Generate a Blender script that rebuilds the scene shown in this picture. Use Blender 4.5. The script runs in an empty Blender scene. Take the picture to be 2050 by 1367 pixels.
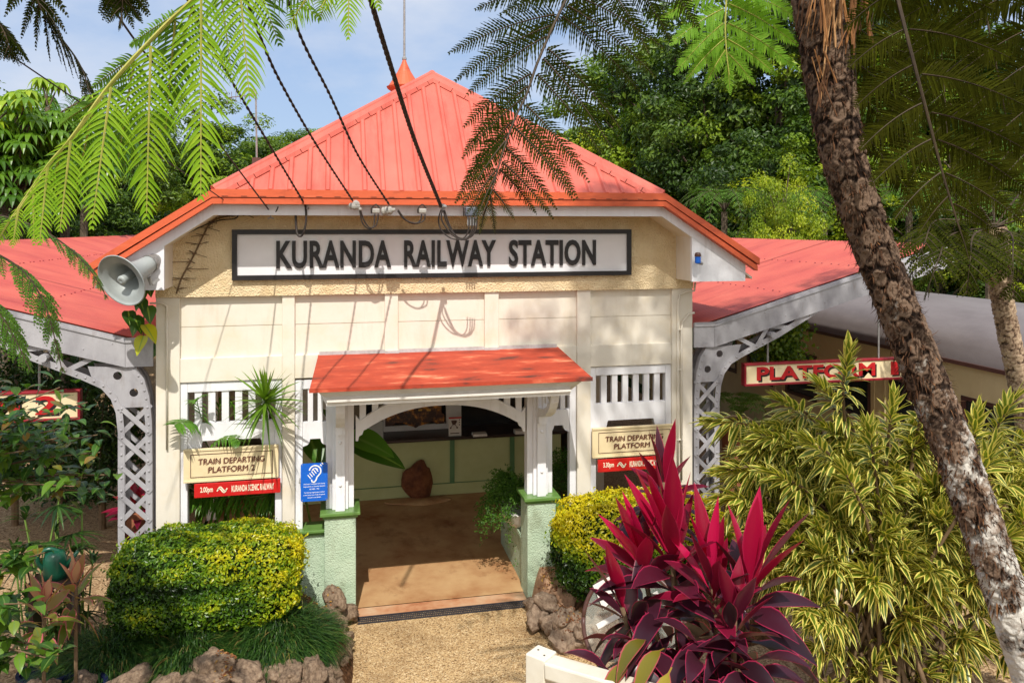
import bpy, bmesh, math, random
import numpy as np
from mathutils import Vector, noise
sc = bpy.context.scene
col = sc.collection
R = math.radians
random.seed(7)
rng = np.random.default_rng(11)

# ------------------------------------------------------------------ camera
FX = 1600.0                       # focal length in pixels of the 2050 px wide photograph
YAW = math.atan(FX / 7350)
CAM = np.array([-1.103, -8.85, 4.3])
cd = bpy.data.cameras.new('camera'); cam = bpy.data.objects.new('camera', cd); col.objects.link(cam)
cam.location = CAM; cam.rotation_euler = (R(90), 0, -YAW)
cd.sensor_width = 36; cd.lens = FX / 2050 * 36
cd.shift_y = -(683.5 - 455) / 2050
cd.clip_start = 0.05; cd.clip_end = 1000
sc.camera = cam
# ------------------------------------------------------------------ sky, sun, exposure
SUN_EL, SUN_AZ = R(51.5), R(188)     # azimuth clockwise from +Y: behind the camera, a little to its left
w = bpy.data.worlds.new('World'); sc.world = w; w.use_nodes = True
nt = w.node_tree; nt.nodes.clear()
sky = nt.nodes.new('ShaderNodeTexSky'); sky.sky_type = 'NISHITA'; sky.sun_disc = False
sky.sun_elevation = SUN_EL; sky.sun_rotation = SUN_AZ
tc = nt.nodes.new('ShaderNodeTexCoord')
mp = nt.nodes.new('ShaderNodeMapping'); mp.inputs['Scale'].default_value = (1, 1, 2.2)
nz = nt.nodes.new('ShaderNodeTexNoise'); nz.inputs['Scale'].default_value = 2.6; nz.inputs['Detail'].default_value = 7
nz.inputs['Roughness'].default_value = .55
rp = nt.nodes.new('ShaderNodeValToRGB'); rp.color_ramp.elements[0].position = .42; rp.color_ramp.elements[1].position = .62
bg = nt.nodes.new('ShaderNodeBackground'); bg.inputs['Strength'].default_value = .14
wo = nt.nodes.new('ShaderNodeOutputWorld')
L = nt.links.new
def skymix(fac, c1, c2):
    m = nt.nodes.new('ShaderNodeMix'); m.data_type = 'RGBA'
    if isinstance(fac, float): m.inputs[0].default_value = fac
    else: L(fac, m.inputs[0])
    for k, c in ((6, c1), (7, c2)):
        if isinstance(c, tuple): m.inputs[k].default_value = (*c, 1)
        else: L(c, m.inputs[k])
    return m.outputs[2]
L(tc.outputs['Generated'], mp.inputs[0]); L(mp.outputs[0], nz.inputs[0]); L(nz.outputs[0], rp.inputs[0])
haze = skymix(.72, sky.outputs[0], (2.35, 3.15, 4.75))           # thin high haze over the blue
cloudy = skymix(rp.outputs[0], haze, (4.0, 4.45, 5.3))            # soft wisps
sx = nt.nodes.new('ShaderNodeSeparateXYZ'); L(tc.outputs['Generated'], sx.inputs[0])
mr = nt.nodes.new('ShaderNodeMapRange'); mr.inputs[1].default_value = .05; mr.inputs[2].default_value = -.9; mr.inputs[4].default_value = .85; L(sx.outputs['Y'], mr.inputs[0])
full = skymix(mr.outputs[0], cloudy, (9.6, 9.2, 8.5))             # unseen brighter cloud behind the camera, added to fill the shade
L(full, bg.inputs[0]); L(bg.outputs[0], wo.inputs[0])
sd = bpy.data.lights.new('sun', 'SUN'); sun = bpy.data.objects.new('sun', sd); col.objects.link(sun)
sd.energy = 3.9; sd.angle = R(.53); sd.color = (1, .955, .87)
sv = Vector((math.sin(SUN_AZ) * math.cos(SUN_EL), math.cos(SUN_AZ) * math.cos(SUN_EL), math.sin(SUN_EL)))
sun.rotation_euler = sv.to_track_quat('Z', 'Y').to_euler()
sc.view_settings.view_transform = 'Standard'; sc.view_settings.look = 'None'
sc.view_settings.exposure = .26; sc.view_settings.gamma = 1
sc.render.engine = 'CYCLES'
sc.cycles.max_bounces = 7; sc.cycles.diffuse_bounces = 5; sc.cycles.glossy_bounces = 2; sc.cycles.transmission_bounces = 3
sc.cycles.caustics_reflective = False; sc.cycles.caustics_refractive = False

# ------------------------------------------------------------------ photo pixel to world point
_c = np.array([math.sin(YAW), math.cos(YAW), 0]); _r = np.array([math.cos(YAW), -math.sin(YAW), 0]); _z = np.array([0, 0, 1.])
def _dir(px, py): return _c + (px - 1025) / FX * _r - (py - 455) / FX * _z
def D(px, py, d): return CAM + _dir(px, py) * d                 # at depth d
def PY(px, py, y=0.):                                            # on the vertical plane Y = y
    d = _dir(px, py); return CAM + d * (y - CAM[1]) / d[1]
def PZ(px, py, z=0.):
    d = _dir(px, py); return CAM + d * (z - CAM[2]) / d[2]
def PX(px, py, x=0.):
    d = _dir(px, py); return CAM + d * (x - CAM[0]) / d[0]
def nrm(a):
    a = np.asarray(a, float); return a / np.maximum(np.linalg.norm(a, axis=-1, keepdims=True), 1e-9)

# ------------------------------------------------------------------ materials
def new_mat(name):
    m = bpy.data.materials.new(name); m.use_nodes = True
    return m, m.node_tree, m.node_tree.nodes['Principled BSDF']
def ramp(nt, stops):
    r = nt.nodes.new('ShaderNodeValToRGB'); e = r.color_ramp.elements
    while len(e) > 1: e.remove(e[0])
    e[0].position = stops[0][0]; e[0].color = (*stops[0][1], 1)
    for p, c in stops[1:]:
        k = e.new(p); k.color = (*c, 1)
    return r
def mat(name, stops, scale=6, rough=.6, bump=0, bscale=60, spec=.4, metal=0, detail=6, stretch=(1, 1, 1), kind='noise', bkind='noise', bdist=.01, coat=0, stain=None):
    """surface with a noise driven colour ramp and noise bump, object coordinates"""
    m, nt, b = new_mat(name); L = nt.links.new
    if not isinstance(stops, list): stops = [(0.3, tuple(c * .88 for c in stops)), (.7, stops)]
    tc = nt.nodes.new('ShaderNodeTexCoord'); mp = nt.nodes.new('ShaderNodeMapping'); mp.inputs['Scale'].default_value = stretch
    L(tc.outputs['Object'], mp.inputs[0])
    if kind == 'noise':
        n = nt.nodes.new('ShaderNodeTexNoise'); n.inputs['Detail'].default_value = detail; n.inputs['Roughness'].default_value = .62; out = n.outputs[0]
    else:
        n = nt.nodes.new('ShaderNodeTexVoronoi')
        sp = nt.nodes.new('ShaderNodeSeparateColor'); L(n.outputs['Color'], sp.inputs[0]); out = sp.outputs[0]
    n.inputs['Scale'].default_value = scale; L(mp.outputs[0], n.inputs['Vector'])
    r = ramp(nt, stops); L(out, r.inputs[0]); cout = r.outputs[0]
    if stain:                                     # (colour, scale, stretch, low, high, amount): wear with a shape of its own
        mp2 = nt.nodes.new('ShaderNodeMapping'); mp2.inputs['Scale'].default_value = stain[2]; mp2.inputs['Location'].default_value = (3.1, 1.7, 5.3); L(tc.outputs['Object'], mp2.inputs[0])
        ns = nt.nodes.new('ShaderNodeTexNoise'); ns.inputs['Scale'].default_value = stain[1]; ns.inputs['Detail'].default_value = 9; ns.inputs['Roughness'].default_value = .68; L(mp2.outputs[0], ns.inputs[0])
        ms = nt.nodes.new('ShaderNodeMapRange'); ms.inputs[1].default_value = stain[3]; ms.inputs[2].default_value = stain[4]; ms.inputs[4].default_value = stain[5]; L(ns.outputs[0], ms.inputs[0])
        xs_ = nt.nodes.new('ShaderNodeMix'); xs_.data_type = 'RGBA'; L(ms.outputs[0], xs_.inputs[0]); L(cout, xs_.inputs[6]); xs_.inputs[7].default_value = (*stain[0], 1); cout = xs_.outputs[2]
    L(cout, b.inputs['Base Color'])
    b.inputs['Roughness'].default_value = rough; b.inputs['Specular IOR Level'].default_value = spec; b.inputs['Metallic'].default_value = metal
    if coat: b.inputs['Coat Weight'].default_value = coat
    if bump:
        if bkind == 'noise':
            n2 = nt.nodes.new('ShaderNodeTexNoise'); n2.inputs['Detail'].default_value = 4; o2 = n2.outputs[0]
        else:
            n2 = nt.nodes.new('ShaderNodeTexVoronoi'); o2 = n2.outputs['Distance']
        n2.inputs['Scale'].default_value = bscale; L(tc.outputs['Object'], n2.inputs['Vector'])
        bp = nt.nodes.new('ShaderNodeBump'); bp.inputs['Strength'].default_value = bump; bp.inputs['Distance'].default_value = bdist
        L(o2, bp.inputs['Height']); L(bp.outputs[0], b.inputs['Normal'])
    return m
def leafmat(name, stops, edge=None, edge_at=.6, mid=None, transl=.35, rough=.42, spec=.4, along=None):
    """leaf: colour by the leaf's own random value v; edge = colour of the margin (|u| > edge_at); mid = midrib colour; along = (colour, start) tip tint"""
    m, nt, b = new_mat(name); L = nt.links.new
    def at(n):
        a = nt.nodes.new('ShaderNodeAttribute'); a.attribute_name = n; return a.outputs['Fac']
    r = ramp(nt, stops); L(at('v'), r.inputs[0]); c = r.outputs[0]
    ab = nt.nodes.new('ShaderNodeMath'); ab.operation = 'ABSOLUTE'; L(at('u'), ab.inputs[0])
    def blend(c, colr, fac):
        x = nt.nodes.new('ShaderNodeMix'); x.data_type = 'RGBA'; L(fac, x.inputs[0]); L(c, x.inputs[6]); x.inputs[7].default_value = (*colr, 1); return x.outputs[2]
    if edge:
        mr = nt.nodes.new('ShaderNodeMapRange'); mr.inputs[1].default_value = edge_at - .08; mr.inputs[2].default_value = edge_at + .08
        L(ab.outputs[0], mr.inputs[0]); c = blend(c, edge, mr.outputs[0])
    if mid:
        mr = nt.nodes.new('ShaderNodeMapRange'); mr.inputs[1].default_value = .16; mr.inputs[2].default_value = .05
        L(ab.outputs[0], mr.inputs[0]); c = blend(c, mid, mr.outputs[0])
    if along:
        mr = nt.nodes.new('ShaderNodeMapRange'); mr.inputs[1].default_value = along[1]; mr.inputs[2].default_value = 1.0; mr.inputs[4].default_value = .8
        L(at('l'), mr.inputs[0]); c = blend(c, along[0], mr.outputs[0])
    L(c, b.inputs['Base Color']); b.inputs['Roughness'].default_value = rough; b.inputs['Specular IOR Level'].default_value = spec
    if transl:
        t = nt.nodes.new('ShaderNodeBsdfTranslucent'); ml = nt.nodes.new('ShaderNodeMix'); ml.data_type = 'RGBA'; ml.blend_type = 'MULTIPLY'
        ml.inputs[0].default_value = 1; L(c, ml.inputs[6]); ml.inputs[7].default_value = (1.5, 1.5, .6, 1); L(ml.outputs[2], t.inputs[0])
        ms = nt.nodes.new('ShaderNodeMixShader'); ms.inputs[0].default_value = transl
        L(b.outputs[0], ms.inputs[1]); L(t.outputs[0], ms.inputs[2]); L(ms.outputs[0], nt.nodes['Material Output'].inputs[0])
    return m

# ------------------------------------------------------------------ mesh builder
class MB:
    def __init__(s): s.V = []; s.F = []; s.n = 0; s.MI = []; s.U = []; s.LL = []; s.VV = []; s.leaf = False
    def add(s, V, F, mi=0, u=None, l=None, v=None):
        V = np.asarray(V, float).reshape(-1, 3)
        Fs = F if isinstance(F, list) and len(F) and isinstance(F[0], np.ndarray) else None
        if Fs is None:
            by = {}
            for f in F: by.setdefault(len(f), []).append(f)
            Fs = [np.array(x) for x in by.values()]
        for f in Fs:
            s.F.append(f + s.n); s.MI.append(np.full(len(f), mi))
        s.V.append(V); k = len(V); s.n += k
        if u is not None: s.leaf = True
        s.U.append(np.zeros(k) if u is None else np.asarray(u, float).ravel()); s.LL.append(np.zeros(k) if l is None else np.asarray(l, float).ravel())
        s.VV.append(np.zeros(k) if v is None else np.asarray(v, float).ravel())
        return s
    def box(s, x0, x1, y0, y1, z0, z1, mi=0):
        V = [(x, y, z) for z in (z0, z1) for y in (y0, y1) for x in (x0, x1)]
        return s.add(V, [(0, 2, 3, 1), (4, 5, 7, 6), (0, 1, 5, 4), (2, 6, 7, 3), (0, 4, 6, 2), (1, 3, 7, 5)], mi)
    def bar(s, a, b, wx, wy, up=(0, -1, 0), mi=0):
        """rectangular bar from a to b: wx across, wy along up"""
        a = np.array(a, float); b = np.array(b, float); d = nrm(b - a); sx = nrm(np.cross(d, up)); uy = np.cross(sx, d)
        V = [p + sx * i * wx / 2 + uy * j * wy / 2 for p in (a, b) for i, j in ((-1, -1), (1, -1), (1, 1), (-1, 1))]
        return s.add(V, [(3, 2, 1, 0), (4, 5, 6, 7), (0, 1, 5, 4), (1, 2, 6, 5), (2, 3, 7, 6), (3, 0, 4, 7)], mi)
    def prism(s, poly, y0, y1, mi=0):
        """polygon in XZ extruded along Y (convex, or one n-gon)"""
        n = len(poly); V = [(x, y0, z) for x, z in poly] + [(x, y1, z) for x, z in poly]
        ar = sum(poly[i][0] * poly[(i + 1) % n][1] - poly[(i + 1) % n][0] * poly[i][1] for i in range(n))
        F = [tuple(range(n)), tuple(range(2 * n - 1, n - 1, -1))] + [(i, i + n, (i + 1) % n + n, (i + 1) % n) for i in range(n)]
        if ar < 0: F = [f[::-1] for f in F]
        return s.add(V, F, mi)
    def strip(s, top, bot, y0, y1, mi=0):
        """band between two XZ polylines, extruded along Y"""
        for i in range(len(top) - 1):
            s.prism([bot[i], bot[i + 1], top[i + 1], top[i]], y0, y1, mi)
        return s
    def tube(s, pts, rad, seg=8, mi=0, v=None, cap=True):
        P = np.array(pts, float); n = len(P); rad = np.broadcast_to(rad, n)
        T = nrm(np.gradient(P, axis=0)); ref = np.array([0, 0, 1.]) if abs(T[0][2]) < .9 else np.array([1., 0, 0])
        S = np.zeros_like(P); a = nrm(np.cross(T[0], ref))
        for i in range(n):
            a = nrm(a - T[i] * (a @ T[i])); S[i] = a
        B = np.cross(T, S); an = np.linspace(0, 2 * np.pi, seg, endpoint=False)
        V = P[:, None] + (S[:, None] * np.cos(an)[None, :, None] + B[:, None] * np.sin(an)[None, :, None]) * rad[:, None, None]
        i, j = np.meshgrid(np.arange(n - 1), np.arange(seg), indexing='ij'); j2 = (j + 1) % seg
        F = [np.stack([i * seg + j, i * seg + j2, (i + 1) * seg + j2, (i + 1) * seg + j], -1).reshape(-1, 4)]
        if cap: F += [np.array([list(range(seg))[::-1]]), np.array([[(n - 1) * seg + k for k in range(seg)]])]
        return s.add(V.reshape(-1, 3), F, mi, v=None if v is None else np.full(n * seg, v))
    def lathe(s, prof, base, axis=(0, 0, 1), seg=24, mi=0):
        """profile [(r, h)] turned about axis through base"""
        ax = nrm(axis); ref = np.array([0, 0, 1.]) if abs(ax[2]) < .9 else np.array([1., 0, 0])
        a = nrm(np.cross(ax, ref)); b = np.cross(ax, a); an = np.linspace(0, 2 * np.pi, seg, endpoint=False)
        V = np.array([np.array(base) + ax * h + (a * math.cos(t) + b * math.sin(t)) * r for r, h in prof for t in an])
        n = len(prof); F = [(i * seg + j, i * seg + (j + 1) % seg, (i + 1) * seg + (j + 1) % seg, (i + 1) * seg + j) for i in range(n - 1) for j in range(seg)]
        if prof[0][0] > 1e-4: F.append(tuple(range(seg))[::-1])
        if prof[-1][0] > 1e-4: F.append(tuple((n - 1) * seg + k for k in range(seg)))
        return s.add(V, F, mi)
    def ball(s, c, r, sx=1, sy=1, sz=1, n=8, mi=0):
        pr = [(max(1e-5, math.sin(math.pi * i / n)), -math.cos(math.pi * i / n)) for i in range(n + 1)]
        m = MB().lathe(pr, (0, 0, 0), seg=max(6, n)); V = m.V[0] * np.array([sx, sy, sz]) * r + np.array(c)
        return s.add(V, m.F, mi)
    def build(s, name, mats, parent=None, smooth=False, bev=0, recalc=False):
        V = np.concatenate(s.V); F = s.F
        me = bpy.data.meshes.new(name)
        loops = np.concatenate([f.ravel() for f in F]).astype(np.int32); sizes = np.concatenate([np.full(len(f), f.shape[1]) for f in F]).astype(np.int32)
        starts = np.concatenate([[0], np.cumsum(sizes)[:-1]]).astype(np.int32)
        me.vertices.add(len(V)); me.vertices.foreach_set('co', V.astype(np.float32).ravel())
        me.loops.add(len(loops)); me.loops.foreach_set('vertex_index', loops)
        me.polygons.add(len(sizes)); me.polygons.foreach_set('loop_start', starts); me.polygons.foreach_set('loop_total', sizes)
        me.polygons.foreach_set('material_index', np.concatenate(s.MI).astype(np.int32))
        me.polygons.foreach_set('use_smooth', np.full(len(sizes), smooth))
        me.update(calc_edges=True); me.validate()
        if s.leaf:
            for nm, dat in (('u', s.U), ('l', s.LL), ('v', s.VV)):
                a = me.attributes.new(nm, 'FLOAT', 'POINT'); a.data.foreach_set('value', np.concatenate(dat).astype(np.float32))
        for m in (mats if isinstance(mats, (list, tuple)) else [mats]): me.materials.append(m)
        return link(name, me, parent, bev)
def link(name, me, parent=None, bev=0):
    o = bpy.data.objects.new(name, me); col.objects.link(o)
    if parent is not None:
        o.parent = parent; l = parent
        p = Vector((0, 0, 0))
        while l is not None: p += l.location; l = l.parent
        me.transform(__import__('mathutils').Matrix.Translation(-p))
    if bev:
        b = o.modifiers.new('bevel', 'BEVEL'); b.width = bev; b.segments = 2; b.limit_method = 'ANGLE'; b.harden_normals = False
    return o
def tag(o, label=None, cat=None, group=None, kind=None):
    if label: o['label'] = label
    if cat: o['category'] = cat
    if group: o['group'] = group
    if kind: o['kind'] = kind
    return o
def thing(name, label, cat, loc=(0, 0, 0), group=None):
    o = bpy.data.objects.new(name, None); col.objects.link(o); o.location = Vector([float(k) for k in loc]); o.empty_display_size = .2
    return tag(o, label, cat, group)
def centre(o):
    """put a one-mesh thing's origin at its own base"""
    me = o.data; n = len(me.vertices); co = np.empty(n * 3, np.float32); me.vertices.foreach_get('co', co); co = co.reshape(-1, 3)
    p = Vector(((co[:, 0].min() + co[:, 0].max()) / 2, (co[:, 1].min() + co[:, 1].max()) / 2, co[:, 2].min()))
    me.transform(__import__('mathutils').Matrix.Translation(-p)); o.location = p
    return o
def dup(root, loc, rotz=0, scale=1, label=None, group=None):
    r = root.copy(); col.objects.link(r); r.location = loc; r.rotation_euler = (0, 0, rotz); r.scale = (scale,) * 3 if not isinstance(scale, tuple) else scale
    if label: r['label'] = label
    if group: r['group'] = group
    for ch in list(root.children):
        c = ch.copy(); col.objects.link(c); c.parent = r
        for g in ch.children:
            d = g.copy(); col.objects.link(d); d.parent = c
    return r
# flat plate with holes / text through curves, turned to face -Y
def plate(outer, holes, y0, y1):
    cu = bpy.data.curves.new('plate', 'CURVE'); cu.dimensions = '2D'; cu.fill_mode = 'BOTH'; cu.extrude = (y1 - y0) / 2
    for lp in [outer] + holes:
        sp = cu.splines.new('POLY'); sp.points.add(len(lp) - 1)
        for p, (x, z) in zip(sp.points, lp): p.co = (x, z, 0, 1)
        sp.use_cyclic_u = True
    return _curve(cu, (y0 + y1) / 2)
def _curve(cu, yc):
    o = bpy.data.objects.new('tmp', cu); col.objects.link(o)
    dg = bpy.context.evaluated_depsgraph_get(); dg.update()
    me = bpy.data.meshes.new_from_object(o.evaluated_get(dg)); bpy.data.objects.remove(o); bpy.data.curves.remove(cu)
    V = np.array([v.co[:] for v in me.vertices]); F = [tuple(p.vertices) for p in me.polygons]; bpy.data.meshes.remove(me)
    V = np.stack([V[:, 0], yc - V[:, 2], V[:, 1]], 1)
    return V, F
def text(body, x0, x1, z0, z1, y, depth=.004, bold=.0, space=1.0):
    """words filling the box x0..x1, z0..z1, front face at y - depth"""
    cu = bpy.data.curves.new('t', 'FONT'); cu.body = body; cu.size = 1; cu.extrude = .5; cu.offset = bold; cu.fill_mode = 'BOTH'; cu.space_character = space; cu.resolution_u = 4
    V, F = _curve(cu, 0)
    mn, mxx = V.min(0), V.max(0)
    V[:, 0] = x0 + (V[:, 0] - mn[0]) / (mxx[0] - mn[0]) * (x1 - x0)
    V[:, 2] = z0 + (V[:, 2] - mn[2]) / (mxx[2] - mn[2]) * (z1 - z0)
    V[:, 1] = y - depth + (V[:, 1] - mn[1]) / max(1e-6, mxx[1] - mn[1]) * depth
    return V, F
def circ(cx, cz, r, n=20): return [(cx + r * math.cos(2 * math.pi * k / n), cz + r * math.sin(2 * math.pi * k / n)) for k in range(n)]

# ------------------------------------------------------------------ leaves
def p_ovate(s): return np.sin(np.pi * s ** .8)
def p_lance(s): return np.clip(np.sin(np.pi * np.clip((s - .12) / .88, 0, 1) ** .8), 0, 1) * .97 + .09 * (1 - s)
def p_strap(s): return np.minimum(1, s * 5 + .35) * (1 - s ** 2.2)
def p_serr(s): return p_strap(s)
def leaves(mb, base, dirn, Ln, Wd, droop=.2, nseg=4, prof=p_ovate, fold=.25, v=None, mi=0, up=(0, 0, 1), serr=0, flat=False, twist=0):
    base = np.asarray(base, float).reshape(-1, 3); N = len(base); dirn = nrm(np.asarray(dirn, float).reshape(-1, 3))
    Ln = np.broadcast_to(Ln, N).astype(float); Wd = np.broadcast_to(Wd, N).astype(float); droop = np.broadcast_to(droop, N).astype(float)
    v = rng.random(N) if v is None else np.broadcast_to(v, N)
    up = np.broadcast_to(np.asarray(up, float), (N, 3))
    side = np.cross(dirn, up); bad = np.linalg.norm(side, axis=1) < .05
    if bad.any(): side[bad] = np.cross(dirn[bad], [1, .3, 0])
    side = nrm(side)
    if twist:
        a = rng.normal(0, twist, N)[:, None]; side = nrm(side * np.cos(a) + np.cross(dirn, side) * np.sin(a))
    s = np.linspace(0, 1, nseg + 1); wp = prof(s)
    if serr: wp = wp * np.where(np.arange(nseg + 1) % 2 == 1, 1.25, 1 - serr)
    g = np.array([0, 0, -1.])
    ctr = base[:, None] + dirn[:, None] * (Ln[:, None] * (s - .18 * droop[:, None] * s ** 2))[..., None] + g * (Ln[:, None] * droop[:, None] * s ** 2)[..., None]
    tan = dirn[:, None] + g * (2 * droop[:, None] * s)[..., None]; nn = nrm(np.cross(side[:, None], tan))
    hw = (Wd[:, None] / 2 * wp)[..., None]
    lo = ctr + side[:, None] * -hw + nn * hw * fold; hi = ctr + side[:, None] * hw + nn * hw * fold
    l = np.broadcast_to(s[None, :, None], (N, nseg + 1, 1))
    if flat:
        V = np.stack([lo, hi], 2); k = 2; u = np.array([-1, 1.])
    else:
        V = np.stack([lo, ctr, hi], 2); k = 3; u = np.array([-1, 0, 1.])
    U = np.broadcast_to(u, (N, nseg + 1, k)); LL = np.broadcast_to(l, (N, nseg + 1, k)); VV = np.broadcast_to(v[:, None, None], (N, nseg + 1, k))
    n0, i, j = np.meshgrid(np.arange(N), np.arange(nseg), np.arange(k - 1), indexing='ij')
    b = n0 * (nseg + 1) * k + i * k + j
    F = np.stack([b, b + 1, b + k + 1, b + k], -1).reshape(-1, 4)
    mb.add(V.reshape(-1, 3), [F], mi, U, LL, VV)
def cloud(mb, P, Nr, size, v, mi=0, aspect=.5):
    """cheap folded diamond leaves at P, normals Nr"""
    N = len(P); Nr = nrm(Nr); t = nrm(np.cross(Nr, rng.normal(size=(N, 3)))); b = np.cross(Nr, t); sz = np.broadcast_to(size, N)[:, None]
    V = np.stack([P - t * sz / 2, P + b * sz * aspect / 2 + Nr * sz * .1 - t * sz * .06, P + t * sz / 2 - Nr * sz * .08, P - b * sz * aspect / 2 + Nr * sz * .1 - t * sz * .06], 1)
    F = np.arange(N * 4).reshape(N, 4)
    u = np.broadcast_to([0, 1, 0, -1.], (N, 4)); l = np.broadcast_to([0, .4, 1, .4], (N, 4))
    mb.add(V.reshape(-1, 3), [F], mi, u, l, np.broadcast_to(np.asarray(v)[:, None], (N, 4)))
def smooth_path(pts, n):
    P = np.array(pts, float); k = len(P); t = np.linspace(0, k - 1, n); out = []
    for x in t:
        i = min(int(x), k - 2); f = x - i
        p0 = P[max(i - 1, 0)]; p1 = P[i]; p2 = P[i + 1]; p3 = P[min(i + 2, k - 1)]
        out.append(.5 * (2 * p1 + (p2 - p0) * f + (2 * p0 - 5 * p1 + 4 * p2 - p3) * f * f + (3 * p1 - p0 - 3 * p2 + p3) * f ** 3))
    return np.array(out)
def pinna(mb, p0, p1, sag, half, nor, n=24, nseg=4, serr=0, v=.5, fwd=.5, droop=.12, wf=.5, rib=.004):
    """one side branch of a fern frond: axis p0..p1 bowed by sag, narrow leaflets both sides; mi 0 leaflets, 1 rib"""
    p0 = np.array(p0); p1 = np.array(p1); c = (p0 + p1) / 2 + np.array(sag); t = np.linspace(.04, .985, n)[:, None]
    A = (1 - t) ** 2 * p0 + 2 * t * (1 - t) * c + t * t * p1; T = nrm(2 * (1 - t) * (c - p0) + 2 * t * (p1 - c))
    Lt = nrm(np.cross(T, nor)); tt = t[:, 0]
    env = np.minimum(1, .55 + tt * 2.2) * np.clip(1 - tt ** 2.0, .06, 1) ** .75; sp = np.linalg.norm(p1 - p0) / n
    for sgn in (-1, 1):
        d = nrm(Lt * sgn + T * (fwd + .5 * tt[:, None]) + rng.normal(0, .085, (n, 3)))
        leaves(mb, A, d, half * env * rng.uniform(.80, 1.08, n) * np.where(rng.random(n) < .03, .4, 1), sp * 2 * wf * rng.uniform(.8, 1.1, n), droop=droop * rng.uniform(.5, 1.7, n), nseg=nseg, prof=p_strap, fold=.15, v=np.clip(v + rng.normal(0, .12, n), 0, 1), up=nor, serr=serr)
    mb.tube(A[::2], np.linspace(rib, rib * .3, len(A[::2])), seg=4, mi=1, cap=False, v=v)
def frond(mb, path, plen, npair=13, half=.06, n=22, nseg=4, serr=0, v=.5, up=(0, 0, 1), fwd=.45, hang=.35, rr=.012, start=.15, wf=.5, droop=.12, jit=.05):
    P = smooth_path(path, 40); T = nrm(np.gradient(P, axis=0)); mb.tube(P, np.linspace(rr, rr * .25, 40), seg=6, mi=1, v=v)
    for k in range(npair):
        t = start + (1 - start) * (k + .5) / npair; i = int(t * 39); ln = plen * min(1, .55 + 1.6 * (t - start)) * max(.1, 1 - t ** 2.4) ** .8
        lat = nrm(np.cross(T[i], up)); nn = nrm(np.cross(lat, T[i]))
        for sgn in (-1, 1):
            d = nrm(lat * sgn + T[i] * (fwd + .5 * t) + np.array([0, 0, -hang]) + rng.normal(0, jit, 3)); p1 = P[i] + d * ln
            m = max(6, int(n * (ln / plen) ** .7))
            pinna(mb, P[i], p1, np.array([0, 0, hang * ln * .3]), half * (ln / plen) ** .5, nn if abs(nn[2]) > .05 else np.array([0, 0, 1.]), m, nseg, serr, v, wf=wf, droop=droop, rib=rr * .35)
# ================================================================== materials in use
M = {}
M['stucco'] = mat('stucco', [(.3, (.68, .51, .29)), (.7, (.81, .66, .43))], 5, .85, .9, 62, .2, bkind='voronoi', bdist=.012, stain=((.34, .22, .10), 2.4, (1, 1, .6), .54, .76, .5))
M['cream'] = mat('cream_paint', [(.25, (.70, .615, .47)), (.5, (.715, .66, .565)), (.8, (.75, .70, .61))], 3.2, .6, .15, 30, .35, bdist=.006, stain=((.42, .33, .20), 2.6, (1.6, 1, .28), .54, .78, .38))
M['white'] = mat('white_paint', [(.2, (.66, .65, .68)), (.6, (.79, .79, .82))], 4, .5, .1, 40, .35, stretch=(1, 1, .4), stain=((.40, .36, .32), 5, (2.2, 2, .35), .56, .78, .5))
M['offwhite'] = mat('offwhite_paint', [(.2, (.60, .57, .52)), (.7, (.74, .71, .66))], 4, .55, .1, 40, .35, stain=((.38, .33, .27), 4, (1.5, 1.5, .5), .55, .78, .5))
M['grey'] = mat('grey_paint', [(.3, (.24, .23, .25)), (.5, (.36, .35, .37)), (.7, (.43, .42, .44))], 4, .42, .12, 25, .45, stretch=(1, 1, .5), stain=((.20, .15, .12), 5, (2, 2, .5), .56, .76, .6))
M['roof'] = mat('red_roof_paint', [(.25, (.54, .105, .075)), (.5, (.60, .13, .092)), (.75, (.62, .16, .115))], 2.6, .45, .05, 8, .4, stretch=(1, .5, .5), stain=((.36, .055, .035), 3.0, (2.2, .35, .35), .50, .75, .75))
M['cap'] = mat('red_capping_paint', [(.2, (.56, .10, .035)), (.6, (.62, .115, .045)), (.8, (.62, .15, .065))], 9, .5, .1, 30, .35, stretch=(.5, 1, 3), stain=((.30, .05, .025), 4, (1, 1, 3), .55, .75, .7))
M['canopyroof'] = mat('canopy_roof_paint', [(.25, (.44, .075, .062)), (.6, (.53, .115, .08)), (.8, (.56, .15, .105))], 1.4, .45, .04, 20, .4, stain=((.30, .045, .04), 1.3, (.4, 2.2, 1), .50, .74, .75))
M['awning'] = mat('weathered_red', [(.34, (.11, .035, .025)), (.42, (.34, .045, .022)), (.56, (.43, .06, .028)), (.63, (.56, .12, .06)), (.70, (.62, .27, .15))], 3.6, .6, .12, 25, .3, detail=10, stretch=(.6, 2.2, 1))
M['galv'] = mat('galvanised', [(.3, (.36, .34, .33)), (.7, (.55, .54, .54))], 14, .5, .1, 60, .4)
M['mint'] = mat('mint_render', [(.3, (.40, .52, .37)), (.7, (.52, .63, .47))], 4, .8, .8, 75, .25, bkind='noise', bdist=.02, stain=((.22, .24, .14), 4, (1, 1, .5), .56, .74, .6))
M['green'] = mat('green_gloss', [(.3, (.095, .20, .045)), (.7, (.14, .26, .065))], 6, .3, .06, 30, .5)
M['dullgreen'] = mat('counter_green', [(.3, (.46, .49, .22)), (.7, (.54, .57, .28))], 3, .5, .05, 20)
M['trimgreen'] = mat('trim_green', [(.3, (.10, .21, .09)), (.7, (.13, .26, .11))], 5, .45)
M['dark'] = mat('dark_timber', [(.3, (.02, .012, .01)), (.7, (.045, .025, .02))], 5, .35, .1, 30, stretch=(1, 1, 6))
M['black'] = mat('black_paint', [(.3, (.012, .010, .011)), (.7, (.022, .018, .018))], 8, .4)
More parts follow.
